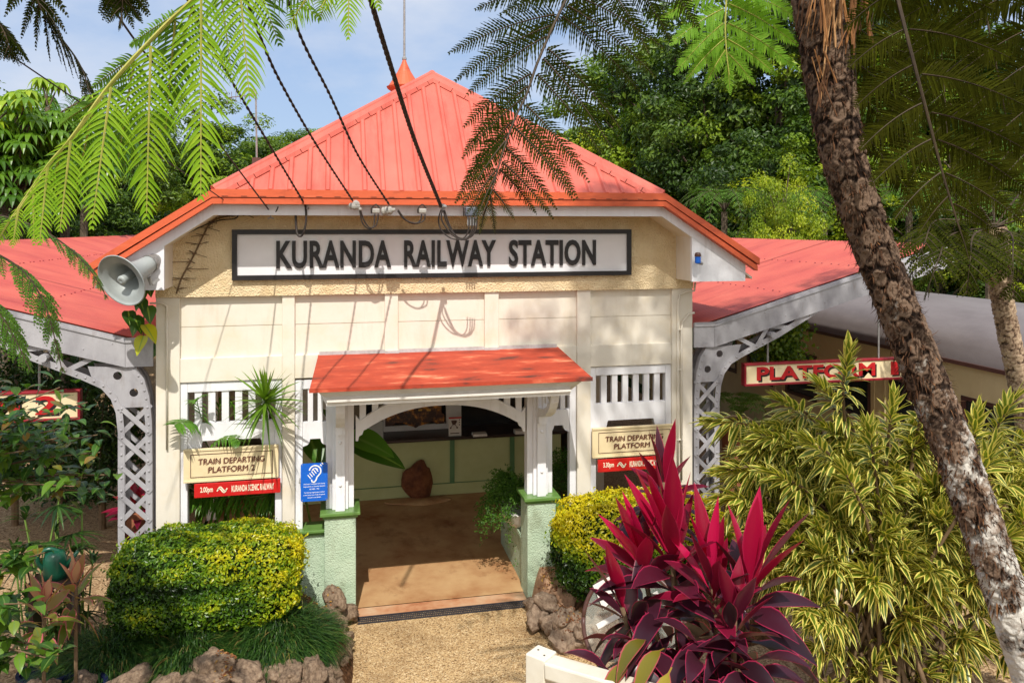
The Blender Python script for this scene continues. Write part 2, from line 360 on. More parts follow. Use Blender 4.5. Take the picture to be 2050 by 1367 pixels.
M['void'] = mat('dark_interior', [(.3, (.028, .022, .018)), (.7, (.05, .04, .03))], 2, .9)
M['signwhite'] = mat('sign_white', [(.3, (.72, .70, .72)), (.7, (.80, .79, .81))], 2, .3, spec=.4)
M['signcream'] = mat('sign_cream', [(.3, (.70, .56, .33)), (.7, (.78, .65, .42))], 4, .4)
M['lettered'] = mat('sign_letter_brown', [(.3, (.06, .01, .01)), (.7, (.09, .018, .015))], 9, .5)
M['signbrown'] = mat('sign_shadow_brown', [(.3, (.26, .14, .08)), (.7, (.32, .18, .10))], 9, .5)
M['redletter'] = mat('sign_red_letter', [(.3, (.42, .01, .012)), (.7, (.5, .015, .02))], 6, .4)
M['redsign'] = mat('red_sign', [(.3, (.50, .012, .012)), (.7, (.58, .02, .02))], 6, .3, spec=.5)
M['maroon'] = mat('maroon_frame', [(.3, (.22, .01, .02)), (.7, (.30, .02, .03))], 6, .35)
M['bluesign'] = mat('blue_sign', [(.3, (.004, .10, .52)), (.7, (.006, .13, .60))], 4, .3, spec=.5)
M['ivory'] = mat('ivory_letter', [(.3, (.80, .74, .55)), (.7, (.84, .80, .62))], 5, .5)
M['purewhite'] = mat('white_letter', [(.3, (.82, .82, .84)), (.7, (.86, .86, .88))], 5, .5)
M['speaker'] = mat('speaker_grey', [(.3, (.29, .32, .32)), (.7, (.38, .41, .40))], 5, .4, .03, 40, .45)
M['cable'] = mat('cable_black', [(.3, (.018, .014, .012)), (.7, (.05, .035, .03))], 40, .6)
M['metal'] = mat('dull_metal', [(.3, (.25, .24, .23)), (.7, (.42, .41, .40))], 20, .4, metal=.5)
M['box'] = mat('grey_box', [(.3, (.08, .09, .12)), (.7, (.12, .13, .16))], 8, .45)
M['porcelain'] = mat('porcelain', [(.3, (.28, .26, .23)), (.7, (.42, .39, .35))], 15, .35)
M['concrete'] = mat('floor_concrete', [(.30, (.26, .09, .03)), (.40, (.39, .20, .09)), (.55, (.485, .29, .14)), (.75, (.56, .37, .19))], 1.6, .62, .12, 40, .3, detail=9, stain=((.20, .07, .025), 2.3, (1, .7, 1), .52, .70, .8))
M['threshold'] = mat('threshold_concrete', [(.30, (.34, .11, .045)), (.48, (.50, .25, .13)), (.7, (.56, .38, .24))], 3.5, .75, .25, 60, .25, detail=9)
M['gravel'] = mat('exposed_aggregate', [(.0, (.10, .052, .02)), (.18, (.36, .215, .095)), (.5, (.53, .35, .17)), (.85, (.64, .45, .235)), (1, (.80, .64, .40))], 95, .85, .8, 95, .25, kind='vor', bkind='voronoi', bdist=.01, stain=((.16, .085, .035), 1.7, (1, 1, 1), .50, .72, .55))
M['sand'] = mat('platform_gravel', [(.0, (.16, .09, .045)), (.5, (.36, .235, .125)), (1, (.54, .38, .22))], 60, .9, .5, 60, .2, kind='vor', bkind='voronoi', bdist=.01)
M['soil'] = mat('soil', [(.25, (.035, .018, .010)), (.5, (.10, .048, .022)), (.75, (.26, .13, .065))], 22, .95, 1.0, 45, .1, bdist=.03, detail=10)
M['ground'] = mat('ground_earth', [(.3, (.05, .04, .018)), (.7, (.10, .075, .03))], 1.5, .95, .5, 20, .1)
M['hill'] = mat('hill_undergrowth', [(.3, (.012, .03, .006)), (.7, (.04, .075, .014))], .9, .95, 1, 3, .1, bdist=.3)
M['rock'] = mat('field_rock', [(.25, (.06, .042, .034)), (.40, (.20, .135, .09)), (.55, (.34, .235, .155)), (.75, (.46, .36, .26))], 5.5, .85, .9, 26, .25, bdist=.03, detail=10)
M['sunlitrock'] = mat('sunlit_rock', [(.25, (.13, .085, .06)), (.42, (.30, .205, .14)), (.6, (.44, .32, .225)), (.78, (.55, .44, .33))], 5.5, .85, .9, 26, .25, bdist=.03, detail=10)  # paler copy of the field rock, its sunlit tone put into the colour
M['rockred'] = mat('red_rock', [(.3, (.07, .025, .015)), (.5, (.20, .07, .03)), (.7, (.30, .12, .05))], 5, .8, .7, 22, .3, bdist=.03, detail=9)
M['mortar'] = mat('pinkish_mortar', [(.3, (.34, .19, .11)), (.7, (.50, .31, .19))], 10, .9, .8, 40, .1, bdist=.02, detail=9)
M['trainroof'] = mat('carriage_roof', [(.3, (.17, .142, .138)), (.7, (.23, .20, .195))], 2, .5, .04, 10, .4, stretch=(1, .3, 1), stain=((.10, .08, .08), 2, (1, .5, 1), .5, .75, .5))
M['traincream'] = mat('carriage_cream', [(.3, (.60, .48, .26)), (.7, (.68, .56, .32))], 3, .45)
M['trainbrown'] = mat('carriage_brown', [(.3, (.07, .03, .025)), (.7, (.10, .045, .035))], 4, .4)
M['glass'] = mat('dark_glass', [(.3, (.012, .013, .014)), (.7, (.03, .03, .03))], 3, .08, spec=.6)
M['rail'] = mat('rail_paint', [(.3, (.70, .64, .52)), (.7, (.79, .74, .63))], 6, .32, .04, 30, .5)
M['bark'] = mat('tree_bark', [(.3, (.07, .05, .035)), (.7, (.18, .14, .10))], 8, .9, .8, 30, .1, stretch=(1, 1, .3), bdist=.03)
M['terracotta'] = mat('terracotta', [(.3, (.26, .09, .04)), (.7, (.36, .14, .07))], 6, .8)
M['bluepot'] = mat('dark_blue_pot', [(.3, (.006, .008, .03)), (.7, (.012, .016, .05))], 5, .25, spec=.5)
M['canplastic'] = mat('green_plastic', [(.3, (.006, .07, .04)), (.7, (.01, .10, .055))], 5, .3, spec=.5)
M['amber'] = mat('amber_carving', [(.42, (.045, .016, .008)), (.52, (.14, .05, .014)), (.62, (.65, .26, .03))], 9, .4, .4, 20, detail=3)
M['grate'] = mat('cast_grate', [(.3, (.02, .019, .025)), (.7, (.045, .042, .05))], 20, .55)
M['stem'] = mat('brown_stem', [(.3, (.10, .06, .03)), (.7, (.20, .13, .07))], 12, .8)
M['greenstem'] = mat('green_stem', [(.3, (.10, .18, .03)), (.7, (.18, .28, .05))], 12, .6)
M['yellowrib'] = mat('frond_rib', [(.3, (.30, .32, .05)), (.7, (.46, .42, .10))], 12, .6)
M['darkrib'] = mat('dark_frond_rib', [(.3, (.030, .018, .010)), (.7, (.07, .045, .02))], 12, .7)
G = lambda *c: c
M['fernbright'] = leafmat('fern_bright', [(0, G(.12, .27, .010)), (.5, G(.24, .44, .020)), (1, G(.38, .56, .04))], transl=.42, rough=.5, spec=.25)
M['ferndark'] = leafmat('fern_dark', [(0, G(.013, .022, .003)), (.5, G(.032, .044, .005)), (1, G(.095, .105, .012))], transl=.4, rough=.85, spec=.04)  # older brown fronds, with the shade of the crown put into the colour
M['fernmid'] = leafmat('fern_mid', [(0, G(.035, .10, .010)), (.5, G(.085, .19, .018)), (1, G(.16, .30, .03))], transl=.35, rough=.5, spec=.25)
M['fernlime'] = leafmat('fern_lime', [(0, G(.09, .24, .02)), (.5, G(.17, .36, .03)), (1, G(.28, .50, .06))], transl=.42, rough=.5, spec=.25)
M['fernolive'] = leafmat('fern_olive', [(0, G(.022, .025, .003)), (.5, G(.046, .050, .005)), (1, G(.13, .15, .012))], transl=.5, rough=.85, spec=.04)  # dark olive that includes the back-lit shade of the hanging fronds
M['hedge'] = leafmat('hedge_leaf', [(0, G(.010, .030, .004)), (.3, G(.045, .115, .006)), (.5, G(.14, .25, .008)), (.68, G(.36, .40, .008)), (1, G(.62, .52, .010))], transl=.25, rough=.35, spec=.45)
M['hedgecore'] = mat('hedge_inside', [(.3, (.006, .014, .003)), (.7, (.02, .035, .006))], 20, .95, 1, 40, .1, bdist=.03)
M['mondo'] = leafmat('mondo_grass', [(0, G(.008, .030, .006)), (.5, G(.028, .080, .012)), (.93, G(.07, .14, .022)), (1, G(.24, .16, .05))], transl=.2, rough=.4, spec=.4)
M['cordy'] = leafmat('cordyline_leaf', [(0, G(.022, .009, .014)), (.3, G(.065, .013, .028)), (.5, G(.15, .008, .03)), (.75, G(.34, .005, .035)), (1, G(.60, .010, .085))], edge=G(.55, .03, .11), edge_at=.93, transl=.3, rough=.3, spec=.5)
M['cordyolive'] = leafmat('cordyline_olive_leaf', [(0, G(.11, .10, .012)), (.5, G(.24, .20, .02)), (1, G(.36, .28, .03))], edge=G(.50, .08, .10), edge_at=.86, transl=.3, rough=.3, spec=.5)
M['cordypink'] = leafmat('cordyline_pink_leaf', [(0, G(.06, .10, .012)), (.45, G(.20, .24, .03)), (.75, G(.38, .22, .11)), (1, G(.66, .36, .28))], edge=G(.52, .12, .15), edge_at=.80, transl=.3, rough=.35, spec=.4)
M['pleo'] = leafmat('variegated_leaf', [(0, G(.05, .09, .010)), (.5, G(.12, .18, .018)), (1, G(.25, .31, .03))], edge=G(.74, .64, .16), edge_at=.54, transl=.28, rough=.35, spec=.45)
M['shrub'] = leafmat('shrub_leaf', [(0, G(.020, .062, .010)), (.5, G(.055, .14, .016)), (.9, G(.14, .26, .02)), (1, G(.26, .13, .03))], mid=G(.14, .22, .05), transl=.3, rough=.32, spec=.5)
M['banana'] = leafmat('broad_leaf', [(0, G(.03, .10, .012)), (1, G(.10, .26, .02))], mid=G(.16, .30, .05), transl=.35, rough=.35, spec=.45)
M['dracaena'] = leafmat('dracaena_leaf', [(0, G(.06, .15, .012)), (1, G(.20, .34, .03))], transl=.3, rough=.35, spec=.45)
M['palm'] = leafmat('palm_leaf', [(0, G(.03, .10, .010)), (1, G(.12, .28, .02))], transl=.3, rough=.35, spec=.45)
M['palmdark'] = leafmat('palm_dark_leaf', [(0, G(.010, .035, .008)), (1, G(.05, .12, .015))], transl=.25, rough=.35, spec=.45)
M['maiden'] = leafmat('small_fern_leaf', [(0, G(.03, .09, .010)), (1, G(.10, .23, .02))], transl=.3, rough=.5)
M['vine'] = leafmat('vine_leaf', [(0, G(.02, .06, .008)), (.7, G(.06, .16, .012)), (1, G(.42, .42, .012))], mid=G(.2, .3, .04), transl=.3, rough=.35)
M['treeA'] = leafmat('tree_leaf_dark', [(0, G(.014, .036, .005)), (.5, G(.050, .10, .010)), (1, G(.16, .25, .022))], transl=.28, rough=.45)
M['treeB'] = leafmat('tree_leaf_mid', [(0, G(.025, .065, .006)), (.5, G(.10, .18, .012)), (1, G(.27, .37, .02))], transl=.32, rough=.45)
M['treeC'] = leafmat('tree_leaf_lime', [(0, G(.08, .14, .007)), (.5, G(.24, .33, .012)), (1, G(.50, .53, .03))], transl=.35, rough=.45)
M['umbrella'] = leafmat('umbrella_tree_leaf', [(0, G(.05, .13, .010)), (.5, G(.13, .26, .014)), (.8, G(.30, .42, .02)), (1, G(.46, .48, .03))], transl=.3, rough=.35, spec=.5)
M['bare'] = leafmat('bare_twig', [(0, G(.10, .075, .05)), (1, G(.20, .16, .11))], transl=0, rough=.9)
M['fibre'] = leafmat('dead_frond_fibre', [(0, G(.035, .017, .010)), (.5, G(.12, .055, .026)), (.8, G(.33, .15, .055)), (1, G(.58, .34, .16))], transl=.1, rough=.8, spec=.15)
M['litter'] = leafmat('fallen_leaf', [(0, G(.10, .035, .015)), (.7, G(.28, .11, .04)), (1, G(.50, .30, .06))], transl=.1, rough=.7)

# trunk of the tree ferns: scar pattern carried by the mesh (u = place inside a scar, v = tone of the scar)
def trunkmat(name, dark, midc, pale, lichen):
    m, nt, b = new_mat(name); L = nt.links.new
    at = lambda n: (lambda a: (setattr(a, 'attribute_name', n), a.outputs['Fac'])[1])(nt.nodes.new('ShaderNodeAttribute'))
    tc = nt.nodes.new('ShaderNodeTexCoord'); n = nt.nodes.new('ShaderNodeTexNoise'); n.inputs['Scale'].default_value = 38; n.inputs['Detail'].default_value = 8; L(tc.outputs['Object'], n.inputs[0])
    a = nt.nodes.new('ShaderNodeMath'); a.operation = 'MULTIPLY_ADD'; L(at('v'), a.inputs[0]); a.inputs[1].default_value = .42; L(n.outputs[0], a.inputs[2])
    s = nt.nodes.new('ShaderNodeMath'); s.operation = 'MULTIPLY_ADD'; L(at('u'), s.inputs[0]); s.inputs[1].default_value = .28; L(a.outputs[0], s.inputs[2])
    r = ramp(nt, [(.42, dark), (.68, midc), (1.0, pale)]); L(s.outputs[0], r.inputs[0])
    n3 = nt.nodes.new('ShaderNodeTexNoise'); n3.inputs['Scale'].default_value = 7; n3.inputs['Detail'].default_value = 9; n3.inputs['Roughness'].default_value = .7; L(tc.outputs['Object'], n3.inputs[0])
    ad = nt.nodes.new('ShaderNodeMath'); ad.operation = 'MULTIPLY_ADD'; L(at('l'), ad.inputs[0]); ad.inputs[1].default_value = .30; L(n3.outputs[0], ad.inputs[2])
    mr = nt.nodes.new('ShaderNodeMapRange'); mr.inputs[1].default_value = .66; mr.inputs[2].default_value = .78; L(ad.outputs[0], mr.inputs[0])
    x = nt.nodes.new('ShaderNodeMix'); x.data_type = 'RGBA'; L(mr.outputs[0], x.inputs[0]); L(r.outputs[0], x.inputs[6]); x.inputs[7].default_value = (*lichen, 1)
    L(x.outputs[2], b.inputs['Base Color']); b.inputs['Roughness'].default_value = .9; b.inputs['Specular IOR Level'].default_value = .15
    bp = nt.nodes.new('ShaderNodeBump'); bp.inputs['Strength'].default_value = .8; bp.inputs['Distance'].default_value = .012; L(n.outputs[0], bp.inputs['Height']); L(bp.outputs[0], b.inputs['Normal'])
    return m
M['fern_trunk'] = trunkmat('tree_fern_trunk', (.010, .006, .004), (.042, .025, .017), (.19, .125, .085), (.60, .56, .50))
M['pale_trunk'] = trunkmat('pale_tree_fern_trunk', (.05, .032, .022), (.20, .13, .085), (.42, .31, .21), (.45, .36, .26))
# round glass pane
gm, gnt, gb = new_mat('clear_pane'); gb.inputs['Base Color'].default_value = (.62, .66, .58, 1); gb.inputs['Roughness'].default_value = .08; gb.inputs['Alpha'].default_value = .16; M['pane'] = gm

GZ = .12
# ================================================================== the setting
def sheet(name, x0, x1, y0, y1, z, m, nx=1, ny=1, f=None):
    xs = np.linspace(x0, x1, nx + 1); ys = np.linspace(y0, y1, ny + 1); X, Y = np.meshgrid(xs, ys); Zz = np.full_like(X, z) if f is None else f(X, Y)
    i, j = np.meshgrid(np.arange(ny), np.arange(nx), indexing='ij'); k = nx + 1; b = i * k + j
    mb = MB().add(np.stack([X, Y, Zz], -1).reshape(-1, 3), [np.stack([b, b + 1, b + k + 1, b + k], -1).reshape(-1, 4)])
    return tag(mb.build(name, m, smooth=f is not None), kind='structure')
sheet('ground', -300, 300, -100, 500, GZ - .03, M['ground'])
def hillz(X, Y):
    d = np.clip((Y - 38 + 5 * np.sin(X * .08)) / 60, 0, 1); s = np.clip((np.abs(X) - 19) / 40, 0, 1) * np.clip((Y - 2) / 20, 0, 1)
    return GZ - .02 + 13 * d + 10 * s + .5 * np.sin(X * .5) * np.cos(Y * .4) * (d + s > .02)
sheet('hills', -160, 160, 2, 140, 0, M['hill'], 110, 60, hillz)
sheet('entrance_path', -1.75, 1.55, -6.5, -.16, GZ + .002, M['gravel'])
sheet('platform_paving', -6.9, -2.95, -3.0, 30, GZ, M['sand']); sheet('platform_paving', 3.0, 6.35, -.8, 30, GZ, M['sand'])
sheet('bark_ground', 1.55, 8, -6.5, -.8, GZ + .001, M['sand'])
sheet('hall_floor', -2.9, 2.95, .07, 5.2, GZ + .012, M['concrete'])
tag(MB().box(-.93, .97, -.13, .066, GZ - .02, GZ + .009).build('threshold_slab', M['threshold'], bev=.004), kind='structure')

# ================================================================== station building
X0 = .03
B = thing('station_building', 'cream and white timber station building with red metal roof and arched entrance porch', 'building', (X0, 0, GZ))
EY = -.5                                     # plane of the verge boards
CL, CR, LL_, LR = -2.31, 2.44, -3.40, 3.56   # clip ends and lower ends of the verge
ZT, ZE = 4.655, 3.93
# walls
bm = MB().prism([(-2.94, 3.575), (3.02, 3.575), (3.02, 4.12), (2.36, 4.52), (-2.24, 4.52), (-2.94, 4.12)], -.035, .2); bm.build('gable_wall', M['stucco'], B)
bm = MB(); bm.box(-2.93, 3.01, .035, .2, 3.262, 3.574); bm.box(-2.93, 3.01, .034, .2, 2.68, 3.254); bm.box(-2.92, 3.0, .045, .19, 3.25, 3.27)
bm.build('panel_wall', M['cream'], B)
bm = MB()
for a, b in ((-2.708 + .0, -1.684), (-1.555, -.604), (-.457, .507), (.668, 1.59), (1.753, 2.76)): bm.box(a, b, 0.0, .19, 2.682, 2.933)
bm.build('panel_rail', M['cream'], B, bev=.006)
for a, b, zl in ((-2.94, -2.708, GZ), (-1.684, -1.555, GZ), (-.604, -.457, 2.682), (.507, .668, 2.682), (1.59, 1.753, GZ), (2.76, 3.02, GZ)):
    MB().box(a, b, -.012, .19, zl, 3.574).build('pilaster', M['cream'], B, bev=.006)
bm = MB().box(-2.70, -1.69, .02, .17, GZ, .8).box(1.76, 2.755, .02, .17, GZ, .8); bm.build('sill_wall', M['cream'], B)
bm = MB().box(-2.93, -2.78, .2, .9, GZ, 3.6).box(2.86, 3.01, .2, .9, GZ, 3.6).box(-2.93, -2.78, 3.2, 5.4, GZ, 3.6).box(2.86, 3.01, 3.2, 5.4, GZ, 3.6).box(-2.93, -2.78, .9, 3.2, 2.4, 3.6).box(2.86, 3.01, .9, 3.2, 2.4, 3.6).box(-2.9, 3.0, 5.4, 5.5, GZ, 3.6); bm.build('side_wall', M['cream'], B)
MB().box(-2.78, 2.86, .2, 5.4, 2.75, 2.8).build('hall_ceiling', M['offwhite'], B)
# hall interior: counter with tall ticket windows
CY = 3.55
MB().box(-1.9, 2.4, CY, CY + .12, GZ, 1.0).build('counter_front', M['dullgreen'], B)
bm = MB().box(-1.9, 2.4, CY - .025, CY, GZ + .02, GZ + .19)
bm.build('counter_plinth', M['dullgreen'], B)
bm = MB()
for px in (648, 905, 1025):
    x = PY(px, 940, CY)[0]; bm.box(x - .035, x + .035, CY - .03, CY - .001, GZ + .192, .998)
bm.box(-1.9, 2.4, CY - .012, CY - .002, GZ + .192, GZ + .2)
bm.build('counter_batten', M['trimgreen'], B)
MB().box(-1.95, 2.45, CY - .1, CY + .6, 1.002, 1.05).build('counter_top', M['dark'], B, bev=.01)
WY = CY + .45
bm = MB(); xw = [PY(p, 850, WY)[0] for p in (700, 768, 785, 893, 905, 923, 1060)]
bm.box(xw[1], xw[2], WY - .02, WY + .08, 1.052, 2.74); bm.box(xw[3], xw[5], WY - .02, WY + .08, 1.052, 2.74); bm.box(xw[2], xw[3], WY - .02, WY + .08, 1.052, 1.14)
bm.build('ticket_window_frame', M['offwhite'], B)
MB().box(-2.78, xw[0], WY, WY + .1, 1.05, 2.74).build('partition', M['offwhite'], B); MB().box(xw[6], 2.86, WY, WY + .1, 1.05, 2.74).build('partition', M['offwhite'], B)
MB().box(xw[0], xw[6], WY + .12, WY + .16, 1.05, 2.74).build('ticket_window_glass', M['glass'], B)
def zat(py, y, px=840): return PY(px, py, y)[2]
yb = WY - .03; q = lambda px, py: (PY(px, py, yb)[0], PY(px, py, yb)[2])
pel = [q(771, 790), q(771, 853), q(788, 852), q(792, 846), q(806, 846), q(818, 851), q(826, 853), q(832, 856), q(838, 852), q(852, 848), q(862, 843), q(868, 843), q(872, 848), q(889, 847), q(889, 830), q(884, 826), q(884, 790)]
bm = MB(); bm.add(*plate(pel, [], yb - .02, yb + .01)); bm.build('carved_pelmet', M['amber'], B)
bm = MB()
for p in (800, 820, 841, 858): a = q(p, 820); bm.box(a[0] - .03, a[0] + .03, yb - .03, yb - .021, a[1] - .012, a[1] + .012)
for p in (795, 834, 852): a = q(p, 812); bm.ball((a[0], yb - .02, a[1]), .035, sy=.3)
bm.build('pelmet_gilding', mat('gilded', [(.3, (.55, .22, .02)), (.7, (.75, .45, .05))], 20, .4), B)
# white timber frames of the openings: fret panels over dark hall
def ogee(x0, x1, z0, z1, n=1):
    """board with notched quarter-round lower corners: x0..x1, bottom z0, springing at z1 below it (list of XZ points)"""
    r = min(.12, (x1 - x0) * .24); pts = [(x0, z1), (x0, z0 - r * 1.25), (x0 + r * .25, z0 - r * 1.25)]
    for k in range(7):
        a = math.pi / 2 * k / 6; pts.append((x0 + r * .25 + r * .9 * math.sin(a) * 1.0, z0 - r * 1.15 + r * .95 * (1 - math.cos(a))))
    pts += [(x0 + r * 1.25, z0)]
    mirr = [(x0 + x1 - x, z) for x, z in pts]
    return pts + mirr[::-1]
def fret_window(x0, x1, zt, nslat, zs, zb, zend, jl=.07, jr=.07):
    f = MB().box(x0, x0 + jl, .02, .12, zend, zt).box(x1 - jr, x1, .02, .12, zend, zt).box(x0 + jl, x1 - jr, .021, .119, zt - .10, zt)
    fo = f.build('window_frame', M['white'], B, bev=.005)
    g = MB(); a, b = x0 + jl + .002, x1 - jr - .002; wdt = (b - a) / (2 * nslat + 1)
    for k in range(nslat): g.box(a + wdt * (2 * k + 1) - wdt * .02, a + wdt * (2 * k + 2) + wdt * .04, .035, .085, zs + .001, zt - .101)
    g.build('slat_screen', M['white'], fo, bev=.003)
    h = MB(); h.add(*plate(ogee(a, b, zb, zs), [], .03, .09)); h.build('fret_board', M['white'], fo)
fret_window(-2.708, -1.69, 2.675, 6, 2.245, 2.06, .8)
fret_window(1.758, 2.76, 2.675, 6, 2.245, 2.045, .8)
fret_window(-1.55, -1.16, 2.66, 2, 2.20, 2.02, 1.06, .075, .05)
fret_window(1.20, 1.585, 2.66, 2, 2.20, 2.02, 1.06, .05, .075)
# nib walls, piers, posts
for s in (-1, 1):
    m = lambda x: X0 + s * x
    xa, xb = sorted((m(1.59), m(1.25)))
    nib = MB().box(xa, xb, -.005, .2, GZ, 1.03).build('nib_wall', M['mint'], B)
    MB().box(xa - .01, xb + .005, -.06, .23, 1.031, 1.062).box(xa, xb, -.035, .21, 1.0, 1.0305).build('nib_cap', M['green'], nib, bev=.006)
    xa, xb = sorted((m(1.275), m(.945)))
    pier = MB().box(xa, xb, -.125, .22, GZ - .05, 1.20).build('pier', M['mint'], B, bev=.01)
    MB().box(xa - .045, xb + .045, -.17, .265, 1.232, 1.268).box(xa - .02, xb + .02, -.145, .24, 1.2, 1.2318).build('pier_cap', M['green'], pier, bev=.006)
    bm = MB().box(m(1.26) if s < 0 else m(.965), m(.965) if s < 0 else m(1.26), -.02, .12, 1.269, 2.74)
    bm.box(m(1.11) - .05, m(1.11) + .05, -.125, -.021, 1.269, 2.62).box(m(1.11) - .085, m(1.11) + .085, -.07, -.0205, 1.2695, 2.62)
    for zz in (1.55, 2.0): bm.lathe([(.018, 0), (.018, .01), (.012, .016), (0, .018)], (m(1.11), -.124, zz), (0, -1, 0), 8)
    post = bm.build('porch_post', M['white'], B, bev=.006)
    # curved bracket running forward from the post
    y = -.126; arc = [(-.126 - .58 * math.sin(a), 2.19 + .40 * (1 - math.cos(a))) for a in np.linspace(0, math.pi / 2, 9)]
    bm = MB(); x = m(1.11)
    for i in range(8):
        (ya, za), (yb2, zb2) = arc[i], arc[i + 1]; tq = .085
        na = np.array([0, -(zb2 - za), (yb2 - ya)]); na = na / np.linalg.norm(na) * tq
        V = [(x + sx * .045, yy, zz) for sx in (-1, 1) for yy, zz in ((ya, za), (yb2, zb2), (yb2 - na[1] * -1 if 0 else yb2 + abs(na[1]), zb2 + abs(na[2]) * .9), (ya + abs(na[1]) * .2, za + abs(na[2]) + .0))]
        bm.add(V, [(0, 1, 2, 3), (7, 6, 5, 4), (0, 4, 5, 1), (1, 5, 6, 2), (2, 6, 7, 3), (3, 7, 4, 0)])
    bm.box(x - .05, x + .05, -.19, -.126, 2.1, 2.19)
    for k in range(3): yy = -.22 - k * .13; bm.box(x - .02, x + .02, yy - .025, yy + .025, 2.30 + k * .07, 2.62)
    bm.build('porch_bracket', M['white'], post)
# arch fret of the entrance
ar = []
for k in range(25):
    t = k / 24 * 2 - 1; ar.append((X0 + t * .84, 2.10 + .225 * (1 - abs(t) ** 2.3)))
lo = [(X0 - .945, 1.98), (X0 - .92, 1.98), (X0 - .91, 2.03), (X0 - .875, 2.05), (X0 - .86, 2.095)] + ar + [(X0 + .86, 2.095), (X0 + .875, 2.05), (X0 + .91, 2.03), (X0 + .92, 1.98), (X0 + .945, 1.98)]
hi = [(X0 + .945, 2.26)] + [(X0 + t * .9, 2.20 + .285 * (1 - abs(t) ** 2.2)) for t in np.linspace(1, -1, 25)] + [(X0 - .945, 2.26)]
bm = MB(); bm.add(*plate(lo + hi, [], -.015, .045)); bm.build('entrance_arch', M['white'], B)
bm = MB()
for k in range(14):
    x = X0 - .87 + k * .134
    t = abs((x - X0) / .9); zl = 2.20 + .285 * (1 - min(1, t) ** 2.2) + .0
    if zl < 2.52: bm.box(x - .034, x + .034, 0, .035, zl - .03, 2.6)
bm.build('arch_slat', M['white'], B)
MB().box(X0 - .96, X0 + .96, -.02, .1, 2.56, 2.66).build('arch_head', M['white'], B)
# porch roof: a shallow skillion with a bullnosed front mould
yf, zf, zw = -.93, 2.745, 2.93
xl0, xr0, xl1, xr1 = -1.31, 1.36, -1.37, 1.47
bm = MB(); V = [(xl0, -.013, zw), (xr0, -.013, zw), (xr1, yf, zf), (xl1, yf, zf)]
V += [(x, y, z - .02) for x, y, z in V]
bm.add(V, [(0, 3, 2, 1), (4, 5, 6, 7), (0, 1, 5, 4), (1, 2, 6, 5), (2, 3, 7, 6), (3, 0, 4, 7)])
bm.box(xl1 - .004, xr1 + .004, yf - .014, yf - .001, zf - .035, zf + .004)
bm.build('porch_roof', M['awning'], B)
bm = MB().box(-1.30, -.604, -.03, -.0125, 2.925, 2.965).box(-.604, -.45, -.045, -.0125, 2.915, 2.95).box(-.45, .50, -.031, -.0125, 2.925, 2.965).box(.50, .67, -.045, -.0125, 2.915, 2.95).box(.67, 1.34, -.031, -.0125, 2.925, 2.965)
bm.build('roof_flashing', M['galv'], B)
bm = MB()
pr = [(yf + .02, zf - .024), (yf + .10, zf - .11), (yf + .10, zf - .115), (yf + .055, zf - .13), (yf + .055, zf - .15), (yf + .085, zf - .165), (yf + .085, zf - .19), (yf + .2, zf - .19), (yf + .2, zf - .01)]
n = len(pr); A_, Bx = (xl1 + .05, xr1 - .08); V = [(A_ + (.0 if z > zf - .03 else .11), y, z) for y, z in pr] + [(Bx - (.0 if z > zf - .03 else .13), y, z) for y, z in pr]
bm.add(V, [tuple(range(n)), tuple(range(2 * n - 1, n - 1, -1))] + [(i, i + n, (i + 1) % n + n, (i + 1) % n) for i in range(n)])
bm.build('porch_beam', M['offwhite'], B)
bm = MB()
for x in (X0 - 1.11, X0 + 1.11): bm.box(x - .055, x + .055, -.74, .02, 2.57, 2.70)
bm.box(-1.22, 1.28, -.72, .02, 2.715, 2.73)
bm.build('porch_soffit', M['offwhite'], B)
# ---- main roof
AP = np.array([.05, 1.19, 6.205]); KY = 9.5
def roof_sheet(mb, P, rib_dir_edges): pass
bm = MB(); hip = [np.array([CL, EY, ZT]), np.array([CR, EY, ZT]), AP]
nn = nrm(np.cross(hip[1] - hip[0], hip[2] - hip[0]))
V = hip + [p - nn * .03 for p in hip]; bm.add(V, [(0, 1, 2), (5, 4, 3), (0, 3, 4, 1), (1, 4, 5, 2), (2, 5, 3, 0)])
k = -2.14
while k < 2.4:                                 # standing ribs up the hip
    t = (k - CL) / (AP[0] - CL) if k < AP[0] else (CR - k) / (CR - AP[0])
    t = min(1, t); a = np.array([k, EY, ZT]); b = a + (np.array([0, AP[1] - EY, AP[2] - ZT])) * t * .985
    if t > .08:
        d = nrm(b - a); sx = np.array([1, 0, 0.]); 
        V = [p + sx * i + nn * j for p in (a + d * .02, b) for i, j in ((-.032, -.004), (-.015, .022), (.015, .022), (.032, -.004))]
        bm.add(V, [(3, 2, 1, 0), (4, 5, 6, 7), (0, 1, 5, 4), (1, 2, 6, 5), (2, 3, 7, 6)])
    k += .187
bm.build('hip_roof', M['roof'], B)
bm = MB()
for s, c, l in ((-1, CL, LL_), (1, CR, LR)):
    P = [np.array([c, EY, ZT]), AP, np.array([AP[0], KY, AP[2]]), np.array([l, KY, ZE]), np.array([l, EY, ZE])]
    if s > 0: P = P[::-1]
    n2 = nrm(np.cross(P[1] - P[0], P[2] - P[0])); n2 = n2 if n2[2] > 0 else -n2
    V = P + [p - n2 * .03 for p in P]; bm.add(V, [tuple(range(5))[::-1], tuple(range(5, 10))] + [(i, i + 5, (i + 1) % 5 + 5, (i + 1) % 5) for i in range(5)])
bm.build('side_roof', M['roof'], B)
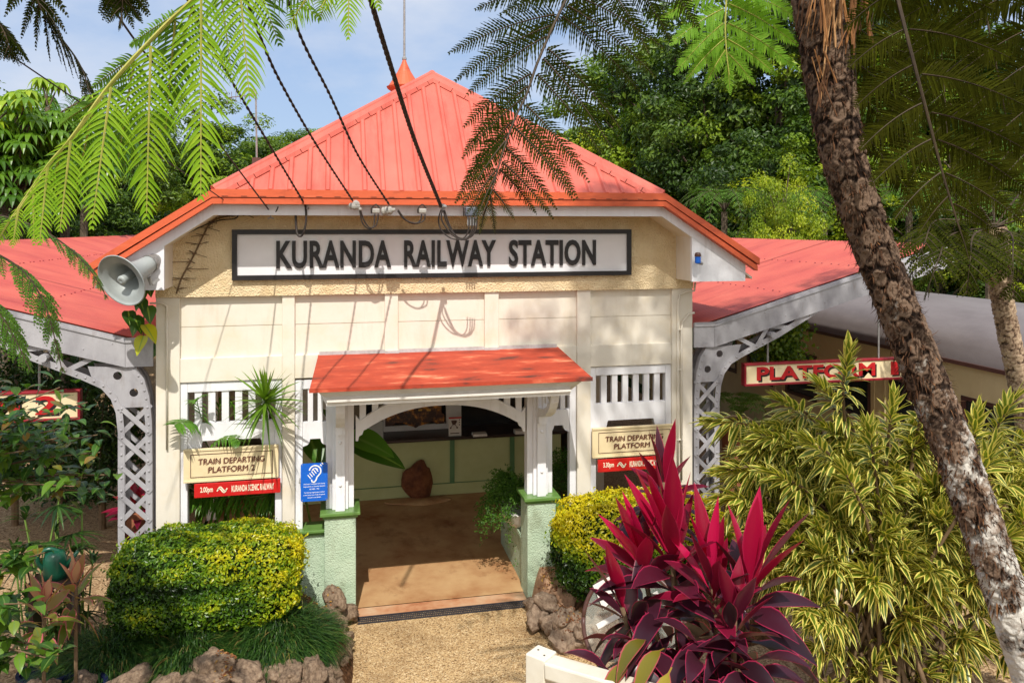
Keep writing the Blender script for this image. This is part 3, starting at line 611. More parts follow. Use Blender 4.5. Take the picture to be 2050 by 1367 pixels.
for c in (CL, CR):                             # rolled hip cappings with flat notched wings
    a = np.array([c, EY, ZT + .02]); b = AP + np.array([0, 0, .02]); bm = MB(); bm.tube([a, a * .5 + b * .5, b + (b - a) * .005], .042, 10)
    d = nrm(b - a); s_ = nrm(np.cross(d, nn)); s_ = s_ if s_[0] * -np.sign(c) > 0 else -s_
    V = [a + nn * .03, b + nn * .03, b + s_ * .10 + nn * .028, a + s_ * .10 + nn * .028]; V += [p - nn * .008 for p in V]
    bm.add(V, [(0, 1, 2, 3), (7, 6, 5, 4), (0, 4, 5, 1), (1, 5, 6, 2), (2, 6, 7, 3), (3, 7, 4, 0)])
    V = [a + s_ * .10 + nn * .0275, b + s_ * .10 + nn * .0275, b + s_ * .135 - nn * .002, a + s_ * .135 - nn * .002]
    for q_ in range(16):                       # scribed edge: broken down-turned tabs
        u0, u1 = q_ / 16 + .0025, (q_ + 1) / 16
        W = [V[0] + (V[1] - V[0]) * u0, V[0] + (V[1] - V[0]) * u1, V[3] + (V[2] - V[3]) * u1, V[3] + (V[2] - V[3]) * u0]
        bm.add(W + [p - nn * .004 for p in W], [(0, 1, 2, 3), (7, 6, 5, 4), (0, 4, 5, 1), (2, 6, 7, 3)])
    bm.build('hip_capping', M['roof'], B, smooth=False)
MB().tube([AP + np.array([0, -.03, .02]), [AP[0], KY, AP[2] + .02]], .045, 10).build('ridge_capping', M['roof'], B, smooth=True)
# verge: red two-stepped capping, white board under it, soffit
line = lambda dz, ex=0: [(LL_ - ex, ZE + dz), (CL, ZT + dz), (CR, ZT + dz), (LR + ex, ZE + dz)]
bm = MB().strip(line(.02, .02), line(-.058, .02), EY - .075, EY + .055); bm.strip(line(-.060), line(-.066), EY - .05, EY + .05); bm.strip(line(-.068), line(-.125), EY - .066, EY + .029)
for i in range(26):                            # gutter slots
    x = CL + .12 + i * (CR - CL - .24) / 25
    if i % 1 == 0: bm.box(x - .03, x + .03, EY - .0772, EY - .07, ZT - .052, ZT - .047, 1)
bm.build('verge_capping', [M['cap'], M['black']], B)
vl = lambda dz: [(LL_ + .10, ZE + dz + .10 * (ZT - ZE) / (CL - LL_)), (CL, ZT + dz), (CR, ZT + dz), (LR - .10, ZE + dz + .10 * (ZT - ZE) / (LR - CR))]
bm = MB().strip(vl(-.10), vl(-.235), EY + .03, EY + .06)
bm.build('verge_board', M['white'], B)
bm = MB().strip(line(-.20), line(-.225), EY + .061, -.002); bm.build('soffit', M['cream'], B)
for s, xi, xo in ((-1, -2.77, LL_ + .02), (1, 2.80, LR - .02)):
    zi = ZT - .237 - (ZT - ZE) * (abs(xi) - abs(CL if s < 0 else CR)) / (abs(xo) - abs(CL if s < 0 else CR)); zo = ZE - .237
    xo2 = xo - s * .08
    bm = MB().prism([(xi, 3.685), (xo2, 3.685), (xo2, zo + .13), (xi, zi + .10)], EY + .034, EY + .075); bm.build('eave_end_board', M['white'], B)
    xa, xb = sorted((xi, xi + s * .05)); MB().box(xa, xb, EY + .076, -.036, 3.69, zi + .06).build('eave_return', M['cream'], B)
    xa, xb = sorted((xi + s * .051, xo2)); MB().box(xa, xb, EY + .076, KY - .1, 3.687, 3.70).build('eave_lining', M['cream'], B)
    xa, xb = sorted((xo - s * .06, xo - s * .1)); MB().box(xa, xb, EY + .077, KY - .1, 3.702, ZE - .05).build('eave_fascia', M['white'], B)
# ventilator with spire and pole on the ridge behind
vp = D(796, 246, 14.2); vy = vp[1]; vx = AP[0]
bm = MB().lathe([(.19, 6.1), (.19, 6.68), (.30, 6.76), (.315, 6.79), (.29, 6.795), (.22, 6.90), (.12, 7.06), (.05, 7.21), (.03, 7.27)], (vx, vy, 0), seg=24, mi=0)
bm.build('ventilator', M['cap'], B, smooth=False)
bm = MB().lathe([(.03, 7.265), (.04, 7.28), (.04, 7.31), (.025, 7.33), (.02, 7.34), (.018, 9.6), (.01, 9.62)], (vx, vy, 0), seg=8); bm.build('flagpole', M['metal'], B)
# conduits and dead creeper on the corners
bm = MB(); q = lambda px, py, y=-.03: PY(px, py, y)
bm.tube([q(1392, 565), q(1390, 582), q(1372, 585), q(1361, 590), q(1357, 610), q(1357, 800), q(1357, 960)], .012, 6); bm.tube([q(1390, 626), q(1378, 629), q(1366, 645), q(1364, 665), q(1364, 960)], .014, 6)
for py in (660, 740, 880): a = q(1361, py); bm.box(a[0] - .035, a[0] + .035, -.04, -.013, a[2] - .008, a[2] + .008)
bm.build('conduit', M['cream'], B, smooth=True)
bm = MB(); bm.tube([q(300, 607), q(325, 607), q(334, 613), q(334, 900)], .011, 6); bm.build('conduit', M['cream'], B, smooth=True)
# ================================================================== platform canopies: riveted lattice brackets, corrugated roofs
def canopy(s, label):
    mx_ = (lambda x: x) if s > 0 else (lambda x: .07 - x)
    T = thing('platform_canopy', label, 'canopy', (mx_(3.2), 0, GZ))
    xi, xo, zi, zo = 3.30, 6.50, 3.17, 4.075; y0, y1 = -.03, 30.0
    def slab(pts, ya, yb2, name, m, bev=0):
        MB().prism([(mx_(x), z) for x, z in pts], ya, yb2).build(name, m, T, bev=bev)
    # fascia (folded sheet with a lip) and its short return to the wall
    bm = MB().prism([(mx_(x), z) for x, z in [(xi, zi), (xo, zo), (xo, zo - .30), (xi, zi - .30)]], y0, y0 + .03)
    bm.prism([(mx_(x), z) for x, z in [(xi, zi - .03), (xo, zo - .03), (xo, zo - .05), (xi, zi - .05)]], y0 - .014, y0 - .001)
    bm.prism([(mx_(x), z) for x, z in [(3.035, zi - .01), (xi - .002, zi - .01), (xi - .002, zi - .30), (3.035, zi - .30)]], y0 + .004, y0 + .03)
    bm.prism([(mx_(x), z) for x, z in [(3.035, zi), (xi - .002, zi), (xi - .002, zi - .05), (3.035, zi - .05)]], y0 - .01, y0 + .0035)
    for k in range(12):
        x = xi + .12 + k * .27; z = zi + (x - xi) * (zo - zi) / (xo - xi); bm.ball((mx_(x), y0, z - .09 - .12 * (k % 2)), .008, n=5)
    x = xi + 2.05; z = zi + (x - xi) * (zo - zi) / (xo - xi); bm.prism([(mx_(a), b) for a, b in [(x, z + .002), (x + .008, z + .004), (x + .03, z - .302), (x + .022, z - .304)]], y0 - .003, y0 - .0005)
    bm.build('fascia', M['grey'], T)
    bm = MB().prism([(mx_(x), z) for x, z in [(xo + .005, zo - .31), (xo + .005, zo + .0), (xo + .12, zo - .0), (xo + .18, zo - .08), (xo + .18, zo - .2), (xo + .1, zo - .31)]], y0, y1); bm.build('gutter', M['white'], T)
    # corrugated sheets: waves run across, pitch along Y
    ny = int((14 - y0) / .019); ys = np.concatenate([y0 + .031 + np.arange(ny) * .019, np.linspace(14.2, y1, 120)]); zz = np.where(ys < 14.1, .009 * np.sin((ys - y0) * 2 * np.pi / .076), 0)
    xs = np.linspace(3.04, xo - .004, 5); zb = zi + .012 + (np.maximum(xs, 3.04) - xi) * (zo - zi) / (xo - xi)
    Xg, Yg = np.meshgrid(xs, ys); Zg = zb[None, :] + zz[:, None]; Xg = np.vectorize(mx_)(Xg); n, k = len(ys), len(xs)
    i, j = np.meshgrid(np.arange(n - 1), np.arange(k - 1), indexing='ij'); b = i * k + j; F = np.stack([b, b + 1, b + k + 1, b + k], -1).reshape(-1, 4)
    bm = MB().add(np.stack([Xg, Yg, Zg], -1).reshape(-1, 3), [F]); 
    V2 = np.stack([Xg, Yg, Zg - .006], -1).reshape(-1, 3); bm.add(V2, [F[:, ::-1]])
    bm.build('roof_sheet', M['canopyroof'], T, smooth=True)
    for yy in (2.4, 4.8, 7.2): MB().add([(mx_(x), yy + d, zi + .026 + (x - xi) * (zo - zi) / (xo - xi)) for x in (3.06, xo - .02) for d in (0, .012)], [(0, 1, 3, 2)]).build('sheet_lap', M['maroon'], T)
    bm = MB()
    for xx in (4.35, 5.45):
        for k in range(60): yy = .3 + k * .19; bm.ball((mx_(xx + .02 * (k % 2)), yy, zi + .024 + (xx - xi) * (zo - zi) / (xo - xi)), .012, sz=.6, n=4)
    tag(bm.build('roofing_screws', M['maroon'], T), kind='stuff')
    # column and bracket
    inn = [(3.045, 0), (3.045, 1.9), (3.05, 2.3), (3.075, 2.55), (3.125, 2.74), (3.2, 2.86)]
    out = [(3.375, 0), (3.375, 2.2), (3.395, 2.40), (3.44, 2.54), (3.53, 2.655), (3.70, 2.745), (4.167, 2.957), (4.712, 3.255), (5.341, 3.56), (6.3, 3.94)]
    for yy in (0.0, .22):
        off = lambda P, w: [(x + w, z) for x, z in P]
        bm = MB(); A_ = [(x, z + GZ * (z == 0)) for x, z in inn]; O_ = [(x, z + GZ * (z == 0)) for x, z in out]
        for P, w, zsh in ((A_, .065, 0), (O_, -.065, 0)):
            Q = []
            for i_, (x, z) in enumerate(P):
                a, b2 = P[max(i_ - 1, 0)], P[min(i_ + 1, len(P) - 1)]; t = nrm(np.array([b2[0] - a[0], b2[1] - a[1]])); nv = np.array([t[1], -t[0]]); Q.append((x + nv[0] * w, z + nv[1] * w))
            for i_ in range(len(P) - 1): bm.prism([(mx_(x), z) for x, z in [P[i_], P[i_ + 1], Q[i_ + 1], Q[i_]]], yy, yy + .008)
            for i_ in range(len(P) - 1):             # outstanding leg of the angle
                a, b2 = P[i_], P[i_ + 1]; t = nrm(np.array([b2[0] - a[0], b2[1] - a[1]])); nv = np.array([t[1], -t[0]]) * (.008 if w > 0 else -.008)
                bm.prism([(mx_(x), z) for x, z in [a, b2, (b2[0] + nv[0], b2[1] + nv[1]), (a[0] + nv[0], a[1] + nv[1])]], yy + (.0085 if yy < .1 else -.06), yy + (.075 if yy < .1 else -.0005))
            L_ = smooth_path([(x, 0, z) for x, z in P], 160); acc = 0
            for i_ in range(1, 160):                 # rivets
                acc += np.linalg.norm(L_[i_] - L_[i_ - 1])
                if acc > (.085 if 1.5 < L_[i_][2] < 2.95 else .24):
                    acc = 0; t = nrm(L_[i_] - L_[i_ - 1]); nv = np.array([t[2], 0, -t[0]]) * (w * .5); p = L_[i_] + nv
                    if yy < .1: bm.ball((mx_(p[0]), yy, p[2]), .0125, n=6)
        bm.build('angle_frame', M['grey'], T)
    gus = [(3.07, 2.45), (3.09, 2.57), (3.14, 2.72), (3.22, 2.86), (3.66, 2.885), (3.60, 2.70), (3.49, 2.62), (3.42, 2.53), (3.385, 2.45)]
    bm = MB(); V, F = plate([(mx_(x), z) for x, z in gus], [circ(mx_(3.225), 2.60, .042), circ(mx_(3.38), 2.78, .042)], .0082, .016); bm.add(V, F)
    bm.add(V + np.array([0, .2, 0]), F); bm.build('gusset_plate', M['grey'], T)
    dz = .30; z = 2.45 - 8 * dz + .02
    if z < GZ: z += dz
    while z + dz < 2.50:
        for yy, d in ((-.007, 1), (.010, -1), (.21, 1)):
            a, b2 = ((3.06, z), (3.36, z + dz)) if d > 0 else ((3.36, z), (3.06, z + dz)); bm = MB()
            bm.bar((mx_(a[0]), yy, a[1]), (mx_(b2[0]), yy, b2[1]), .048, .007)
            if d > 0 and yy < 0: bm.ball((mx_(3.085), yy - .003, z + .025), .013, n=6); bm.ball((mx_(3.335), yy - .003, z + dz - .025), .013, n=6)
            bm.build('lattice_bar', M['grey'], T)
        z += dz
    bm = MB(); xs = [3.60, 3.86, 4.02, 4.32, 4.5, 4.8, 5.0, 5.3]
    bot = lambda x: np.interp(x, [p[0] for p in out[5:]], [p[1] for p in out[5:]]); top = lambda x: zi - .28 + (x - xi) * (zo - zi) / (xo - xi)
    for i_ in range(len(xs) - 1):
        a, b2 = xs[i_], xs[i_ + 1]
        if i_ % 2 == 0: bm.bar((mx_(a), .012, top(a)), (mx_(b2), .012, bot(b2) + .03), .05, .007)
        else: bm.bar((mx_(a), .004, bot(a) + .03), (mx_(b2), .004, top(b2)), .05, .007)
    bm.tube([(mx_(4.05), -.08, bot(4.05) + .09), (mx_(4.05), .4, bot(4.05) + .09)], .04, 10)
    bm.build('brace', M['grey'], T)
    for yy in (5.5, 11, 16.5, 22):                  # the same bracket further along the platform
        bm = MB().box(*sorted((mx_(3.06), mx_(3.36))), yy, yy + .15, GZ, 2.4)
        for i_ in range(3, len(out) - 1): bm.bar((mx_(out[i_][0]), yy + .07, out[i_][1]), (mx_(out[i_ + 1][0]), yy + .07, out[i_ + 1][1]), .08, .15)
        bm.build('far_bracket', M['grey'], T)
    bm = MB()
    for xx in (4.2, 5.2, 6.2): bm.box(*sorted((mx_(xx), mx_(xx + .1))), .05, y1, zi - .2 + (xx - xi) * (zo - zi) / (xo - xi), zi - .05 + (xx - xi) * (zo - zi) / (xo - xi))
    bm.build('purlin', M['grey'], T)
canopy(1, 'red corrugated canopy on grey riveted lattice bracket beside the platform 1 sign')
canopy(-1, 'red corrugated canopy on grey riveted lattice bracket behind the horn loudspeaker')

# ================================================================== writing
sx0, sx1, sz0, sz1 = -2.185, 2.225, 3.745, 4.275
S = thing('name_board', 'long white board with black frame and raised black letters KURANDA RAILWAY STATION', 'sign', (X0, -.04, sz0))
nbd = MB().box(sx0 + .05, sx1 - .05, -.055, -.036, sz0 + .045, sz1 - .045).build('board', M['signwhite'], S)
bm = MB().box(sx0, sx1, -.085, -.036, sz0, sz0 + .05).box(sx0, sx1, -.085, -.036, sz1 - .05, sz1).box(sx0, sx0 + .05, -.0848, -.036, sz0 + .05, sz1 - .05).box(sx1 - .05, sx1, -.0848, -.036, sz0 + .05, sz1 - .05)
bm.build('frame', M['black'], S)
for wd, p0, p1 in (('KURANDA', 553, 783), ('RAILWAY', 809, 993), ('STATION', 1019, 1193)):
    a = PY(p0, 540, -.07); b = PY(p1, 535, -.07); bm = MB(); bm.add(*text(wd, a[0], b[0], 3.862, 4.158, -.0555, .022, .028, 1.06)); bm.build('lettering', M['black'], nbd)
def tilt(x, z): return x, z
def depart(pts, label1, label2, plat, tm, xa, xb, za, zb, ra, rb, rza, rzb):
    T = thing('departure_board', label1, 'sign', ((xa + xb) / 2, -.03, za)); y = -.022
    bm = MB().box(xa, xb, y - .03, y, za, zb).box(xa, xb, y - .04, y - .0302, za, za + .022).box(xa, xb, y - .04, y - .0302, zb - .022, zb); bd = bm.build('board', M['signcream'], T, bev=.003)
    xl = xa + .075 * (xb - xa) * .95; xr = xb - .06 * (xb - xa); zl, zh = za + .05, zb - .055; yy = y - .0302
    bm = MB()
    for a, b, c, d in ((xl, xr, zl, zl + .006), (xl, xr, zh - .006, zh), (xl, xl + .006, zl + .006, zh - .006), (xr - .006, xr, zl + .006, zh - .006)): bm.box(a, b, yy - .003, yy, c, d)
    bm.build('border_line', M['lettered'], bd)
    h = zh - zl; mid = (xl + xr) / 2; wl = xr - xl
    rows = (('TRAIN DEPARTING', mid - wl * .40, mid + wl * .40, zl + h * .55, zl + h * .80), ('PLATFORM ' + plat, mid - wl * .28, mid + wl * .28, zl + h * .18, zl + h * .43))
    for t, a, b, c, d in rows:
        sh = .009; MB().add(*text(t, a, b, c, d, yy, .003, .0)).build('lettering', M['lettered'], bd)
        MB().add(*text(t, a - sh, b - sh, c - sh, d - sh, yy, .0016, .0)).build('letter_shadow', M['signbrown'], bd)
    U = thing('time_board', label2, 'sign', ((ra + rb) / 2, -.02, rza)); y = -.03
    rbd = MB().box(ra, rb, y - .03, y, rza, rzb).build('board', M['redsign'], U, bev=.004)
    yy = y - .0303; h = rzb - rza; wd = rb - ra; bm = MB()
    bm.add(*text(tm, ra + wd * .07, ra + wd * .215, rza + h * .26, rza + h * .76, yy, .003, .02)); bm.build('lettering', M['ivory'], rbd); bm = MB(); bm.add(*text('KURANDA SCENIC RAILWAY', ra + wd * .43, ra + wd * .925, rza + h * .28, rza + h * .74, yy, .003, .022))
    bm.build('lettering', M['ivory'], rbd)
    bm = MB()
    for o in (0, .12):
        P = [(ra + wd * (.262 + .108 * t) + o * wd * .08, yy - .002, rza + h * (.40 + o + .16 * math.sin(t * 2 * math.pi) + .06 * t)) for t in np.linspace(0, 1, 14)]
        for i in range(13): bm.bar(P[i], P[i + 1], .012, .003)
    bm.build('wave_mark', M['ivory'], rbd)
    bm = MB()
    for t in (.12, .88): bm.tube([(ra + wd * t, y - .012, rzb - .004), (ra + wd * t, y - .012, za)], .005, 5)
    bm.build('hanger', M['metal'], U)
a, b = PY(375, 897), PY(553, 889); lo_, hi_ = PY(375, 960), 0
depart(None, 'cream board lettered TRAIN DEPARTING PLATFORM 2 below the spiky plant', 'red time board reading 2.00pm hanging above the left hedge', '2', '2.00pm', -2.665, -1.72, 1.655, 2.0, -2.56, -1.70, 1.495, 1.64)
depart(None, 'cream board lettered TRAIN DEPARTING PLATFORM 1 behind the red cordyline', 'red time board reading 3.30pm partly hidden by the red cordyline', '1', '3.30pm', 1.76, 2.78, 1.64, 1.985, 1.825, 2.72, 1.475, 1.62)
# hearing loop sign
za, zb = PY(629, 1003, -.15)[2], PY(629, 927, -.15)[2]; xa, xb = PY(602, 965, -.15)[0], PY(656, 965, -.15)[0]
T = thing('hearing_sign', 'blue sign with white hearing loop ear symbol beside the left porch post', 'sign', ((xa + xb) / 2, -.15, za)); wd, h = xb - xa, zb - za; y = -.14
bm = MB(); rr = .02; cor = []
for cx, cz, a0 in ((xb - rr, zb - rr, 0), (xa + rr, zb - rr, 90), (xa + rr, za + rr, 180), (xb - rr, za + rr, 270)):
    cor += [(cx + rr * math.cos(R(a0 + t)), cz + rr * math.sin(R(a0 + t))) for t in (0, 30, 60, 90)]
bm.prism(cor[::-1], y - .006, y); hp = bm.build('panel', M['bluesign'], T)
bm = MB(); yy = y - .009
ex, ez = xa + wd * .53, zb - h * .21
def stroke(P, wdt):
    for i in range(len(P) - 1): bm.bar(P[i], P[i + 1], wdt, .003)
    for p in P[1:-1]: bm.lathe([(wdt / 2, -.0014), (wdt / 2, .0014)], p, (0, 1, 0), 8)
ro = wd * .215
stroke([(ex + ro * math.cos(R(t)), yy, ez + ro * math.sin(R(t))) for t in range(170, -40, -15)] + [(ex + ro * .35, yy, ez - ro * 1.05), (ex + ro * .15, yy, ez - ro * 1.6), (ex - ro * .15, yy, ez - ro * 1.95), (ex - ro * .5, yy, ez - ro * 1.85), (ex - ro * .62, yy, ez - ro * 1.45)], .013)
stroke([(ex + ro * .52 * math.cos(R(t)), yy - .0005, ez + ro * .52 * math.sin(R(t))) for t in range(170, 10, -20)], .009)
for k in range(5):
    c = np.array([ex - ro * (1.0 - .32 * k), yy, ez - ro * (.95 - .30 * k)]); d = np.array([.6, 0, -.8]) * .026; bm.bar(c - d, c + d, .009, .003)
for k in range(2): c = np.array([ex + ro * (1.0 + .28 * k), yy, ez + ro * (1.02 + .28 * k)]); d = np.array([.6, 0, -.8]) * .011; bm.bar(c - d, c + d, .011, .003)
bm.build('ear_symbol', M['purewhite'], hp)
bm = MB()
for k, (t, f) in enumerate((('This Station is equipped with Hearing', .40), ('Augmentation to Australian Standard', .40), ('AS 1428.2 - 1992', .18), ('The Hearing Augmentation installed', .38), ('at this Station is an Audio-Frequency', .40), ('Induction Loop System', .25))):
    zc = zb - h * (.545 + .066 * k + (.025 if k > 2 else 0)); bm.add(*text(t, (xa + xb) / 2 - wd * f, (xa + xb) / 2 + wd * f, zc - h * .017, zc + h * .017, y - .0062, .001, .016))
bm.build('lettering', M['purewhite'], hp)
bm = MB()
for x in (xa + .016, xb - .016):
    for z in (za + .016, zb - .016): bm.lathe([(.005, 0), (.005, .003), (0, .004)], (x, y - .006, z), (0, -1, 0), 8)
bm.box(xa - .02, xb + .0, y + .0, -.0, za + h * .48, za + h * .52)
bm.build('screw', M['metal'], T)
# hanging platform signs
def platform_sign(label, body, xa, xb, za, zb, y, tx0, tx1, rods):
    T = thing('platform_sign', label, 'sign', ((xa + xb) / 2, y, za)); f = .028
    pnl = MB().box(xa + f, xb - f, y - .03, y + .03, za + f, zb - f).build('panel', M['signcream'], T)
    bm = MB().box(xa, xb, y - .045, y + .045, za, za + f).box(xa, xb, y - .045, y + .045, zb - f, zb).box(xa, xa + f, y - .0448, y + .0448, za + f, zb - f).box(xb - f, xb, y - .0448, y + .0448, za + f, zb - f); bm.build('frame', M['maroon'], T, bev=.006)
    h = zb - za; z0, z1 = za + h * .22, zb - h * .17
    wd, dg = body.split(); w1 = tx0 + (tx1 - tx0) * .83; g0 = tx1 - (tx1 - tx0) * (.055 if dg == '1' else .10)
    for t_, l_, r_ in ((wd, tx0, w1), (dg, g0, tx1)):
        MB().add(*text(t_, l_, r_, z0, z1, y - .0305, .004, .03)).build('lettering', M['redletter'], pnl); MB().add(*text(t_, l_ + .022, r_ + .022, z0 - .022, z1 - .022, y - .0305, .002, .03)).build('letter_shadow', M['black'], pnl)
    for x, zt in rods: MB().tube([(x, y, zb), (x, y, zt)], .012, 6).build('hanging_rod', M['metal'], T)
a, b, c = PY(1487, 727, .1), PY(1487, 774, .1), PY(1806, 709, .1)
platform_sign('cream sign with maroon frame lettered PLATFORM 1 behind the variegated shrub', 'PLATFORM 1', a[0], c[0], b[2] + .01, a[2], .1, a[0] + .17, c[0] - .08, [(PY(1537, 700, .1)[0], 2.9), (PY(1759, 700, .1)[0], 3.55)])
a, b, c = PY(163, 778, .3), PY(163, 838, .3), PY(163, 778, .3)
platform_sign('cream sign with maroon frame ending in M 2 behind the green shrub', 'PLATFORM 2', a[0] - 2.45, a[0], b[2], a[2], .3, a[0] - 2.3, a[0] - .22, [(a[0] - .4, 3.1), (a[0] - 2.0, 3.6)])

# ================================================================== horn loudspeaker
pm, pd = D(243, 562, 7.45), D(299, 528, 7.78); ax = nrm(pm - pd); Lh = np.linalg.norm(pm - pd)
T = thing('horn_loudspeaker', 'large grey horn loudspeaker fixed to the left eave end', 'loudspeaker', pd)
prof = [(.075, -.02), (.085, .02), (.09, .08), (.095, .14), (.11, .20), (.14, .28), (.19, .36), (.245, Lh - .02), (.262, Lh), (.258, Lh + .008), (.248, Lh), (.236, Lh - .02), (.18, .36), (.13, .28), (.10, .2), (.085, .14), (.05, .13)]
MB().lathe(prof, pd, ax, 48).build('horn', M['speaker'], T, smooth=True)
MB().lathe([(.042, .1), (.042, .34), (.046, .36), (.046, .375), (.040, .385), (.02, .388), (.0, .38)], pd, ax, 24).build('reflector_tube', M['speaker'], T, smooth=True)
MB().lathe([(.0, -.12), (.05, -.12), (.07, -.10), (.075, -.02), (.09, -.02), (.09, .0), (.075, .0)], pd, ax, 24).build('driver', M['metal'], T)
bm = MB(); bs = pd + ax * .12 - np.array([0, 0, .11]); wl = np.array([-2.86, EY - .045, 3.72]); bm.bar(pd + ax * .1 + np.array([.06, 0, -.09]), pd + ax * .1 + np.array([.08, .02, -.16]), .03, .03); bm.bar(pd + ax * .1 + np.array([.08, .02, -.16]), np.array([pd[0] + .1, EY - .05, 3.80]), .03, .012); bm.bar(pd + ax * .02 + np.array([.0, 0, .07]), np.array([pd[0] + .05, EY - .045, pd[2] + .05]), .03, .012)
bm.build('bracket', M['metal'], T)
bm = MB(); P = smooth_path([pd + np.array([0, 0, .07]), D(292, 518, 8.05), D(308, 508, 8.1), D(318, 500, 8.14), D(322, 495, 8.14), D(330, 492, 8.14), D(326, 498, 8.14), D(330, 491, 8.14), D(400, 455, 8.2), D(440, 441, 8.22), D(470, 438, 8.25), D(477, 428, 8.25), D(472, 417, 8.2)], 60); bm.tube(P, .007, 5); bm.build('lead', M['cable'], T, smooth=True)

# ================================================================== overhead cables
def strand_cable(P, r, nst, pitch, mb):
    P = smooth_path(P, 220) if len(P) > 2 else P; s = np.concatenate([[0], np.cumsum(np.linalg.norm(np.diff(P, axis=0), axis=1))]); T = nrm(np.gradient(P, axis=0)); a = nrm(np.cross(T, [1, .2, 0])); b = np.cross(T, a)
    if nst == 1: mb.tube(P, r, 6); return
    for k in range(nst):
        ph = s / pitch * 2 * np.pi + k * 2 * np.pi / nst; mb.tube(P + (a * np.cos(ph)[:, None] + b * np.sin(ph)[:, None]) * r * .55, r * .62, 5)
def cable(label, pix, r, nst, pitch=.22, loops=(), parts=()):
    T = thing('overhead_cable', label, 'cable', D(*pix[0])); bm = MB()
    P = [D(*p) for p in pix]
    # straight in space: depth follows 1/d between the first and last pixel
    n = len(pix); (xa, ya, da), (xb, yb_, db) = pix[0], pix[-1]; Q = []
    for x, y, _ in pix:
        t = math.hypot(x - xa, y - ya) / math.hypot(xb - xa, yb_ - ya); Q.append(D(x, y, 1 / ((1 - t) / da + t / db)))
    strand_cable(Q, r, nst, pitch, bm); bm.build('wire', M['cable'], T, smooth=True)
    if loops:
        lm = MB()
        for lp in loops: lm.tube(smooth_path([D(*p) for p in lp], 30), .0075, 5)
        lm.build('drip_loop', M['cable'], T, smooth=True)
    return T
d0 = 8.02
T = cable('thickest twisted black cable, running steeply down to the dark grey terminal box', [(883, 414, 8.1), (830, 281, 0), (787, 148, 0), (742, 0, 0), (700, -150, 4.6)], .017, 4, .26,
      loops=[[(883, 420, 8.1), (878, 440, 8.1), (884, 462, 8.1), (905, 478, 8.1), (928, 477, 8.1), (938, 460, 8.1), (939, 435, 8.1)], [(886, 420, 8.09), (884, 440, 8.1), (900, 465, 8.1), (922, 480, 8.1), (940, 472, 8.1), (945, 455, 8.1), (945, 435, 8.1)], [(888, 420, 8.08), (892, 440, 8.1), (908, 468, 8.1), (932, 480, 8.1), (948, 462, 8.1), (950, 435, 8.1)], [(890, 420, 8.07), (898, 446, 8.1), (915, 474, 8.1), (940, 476, 8.1), (953, 458, 8.1), (955, 435, 8.1)]])
bm = MB(); p = D(886, 416, 8.12)
for o in (-.02, .02): bm.ball(p + np.array([o, -.02, .01]), .022, n=6)
bm.lathe([(.012, -.05), (.016, .03), (.02, .04)], p, (0, 0, 1), 8); bm.build('clamp', M['metal'], T)
T = cable('twisted black cable ending at the horizontal ribbed insulator', [(779, 410, 8.1), (717, 312, 0), (660, 190, 0), (600, 70, 0), (560, -60, 4.8)], .0105, 2, .16, loops=[[(797, 420, 8.08), (812, 440, 8.1), (832, 447, 8.12), (842, 440, 8.14), (844, 428, 8.14)], [(796, 422, 8.08), (808, 438, 8.1), (828, 448, 8.12), (848, 442, 8.14), (851, 428, 8.14)]])
a, b = D(764, 424, 8.1), D(792, 420, 8.1); MB().lathe([(.0, 0), (.03, .0), (.045, .015), (.045, .03), (.038, .035), (.046, .045), (.046, .06), (.038, .065), (.045, .075), (.045, .09), (.03, .11), (.02, .11), (.02, .14)], a, b - a, 14).build('insulator', M['porcelain'], T, smooth=False)
T = cable('twisted black cable ending at the pale knobbly insulator', [(706, 402, 8.1), (630, 285, 0), (563, 168, 0), (523, 80, 0), (480, -40, 4.9)], .0105, 2, .16, loops=[[(722, 420, 8.08), (728, 440, 8.1), (740, 456, 8.12), (752, 452, 8.14), (756, 440, 8.15), (757, 428, 8.15)], [(720, 420, 8.08), (725, 445, 8.1), (738, 458, 8.12), (748, 452, 8.14), (750, 428, 8.15)]])
bm = MB(); p = D(712, 412, 8.08)
for k in range(5): bm.ball(p + np.array([rng.normal(0, .022), rng.normal(0, .01), rng.normal(0, .02)]), .034, n=6)
bm.ball(D(721, 419, 8.08), .018, n=6); bm.build('insulator', M['porcelain'], T)
T = cable('single black cable with a hanging U loop on the left of the verge board', [(611, 411, 8.1), (545, 300, 0), (465, 165, 0), (400, 50, 0), (360, -30, 5.0)], .0105, 2, .16)
bm = MB(); bm.tube(smooth_path([D(611, 408, 8.1), D(613, 430, 8.12), D(611, 455, 8.12), D(604, 472, 8.12), D(596, 470, 8.12), D(593, 455, 8.14), D(592, 430, 8.15)], 30), .012, 6); bm.build('drip_loop', M['cable'], T, smooth=True)
bm = MB()
for o in (0, .035): bm.ball(D(612, 413, 8.08) + np.array([.02, 0, o - .02]), .016, n=6)
bm.build('clamp', M['metal'], T)
T = cable('thin black wire ending at the small metal hook', [(541, 424, 8.1), (470, 330, 0), (385, 218, 0), (277, 90, 0), (190, -40, 4.8)], .0075, 1)
bm = MB(); p = D(542, 427, 8.08); bm.ball(p, .016, n=6); bm.tube([p, p - np.array([0, 0, .05])], .008, 5); bm.tube([p - np.array([.03, 0, .055]), p - np.array([0, 0, .045]), p - np.array([-.03, 0, .055])], .007, 5); bm.build('hook', M['metal'], T)
bm = MB(); bm.tube(smooth_path([D(545, 424, 8.08), D(552, 424, 8.06), D(557, 414, 8.06)], 12), .006, 5); bm.build('tail', M['cable'], T)
T = cable('thinnest black wire crossing the left verge corner', [(472, 417, 8.1), (437, 393, 0), (402, 369, 0), (300, 300, 0), (-40, 70, 5.0)], .005, 1)
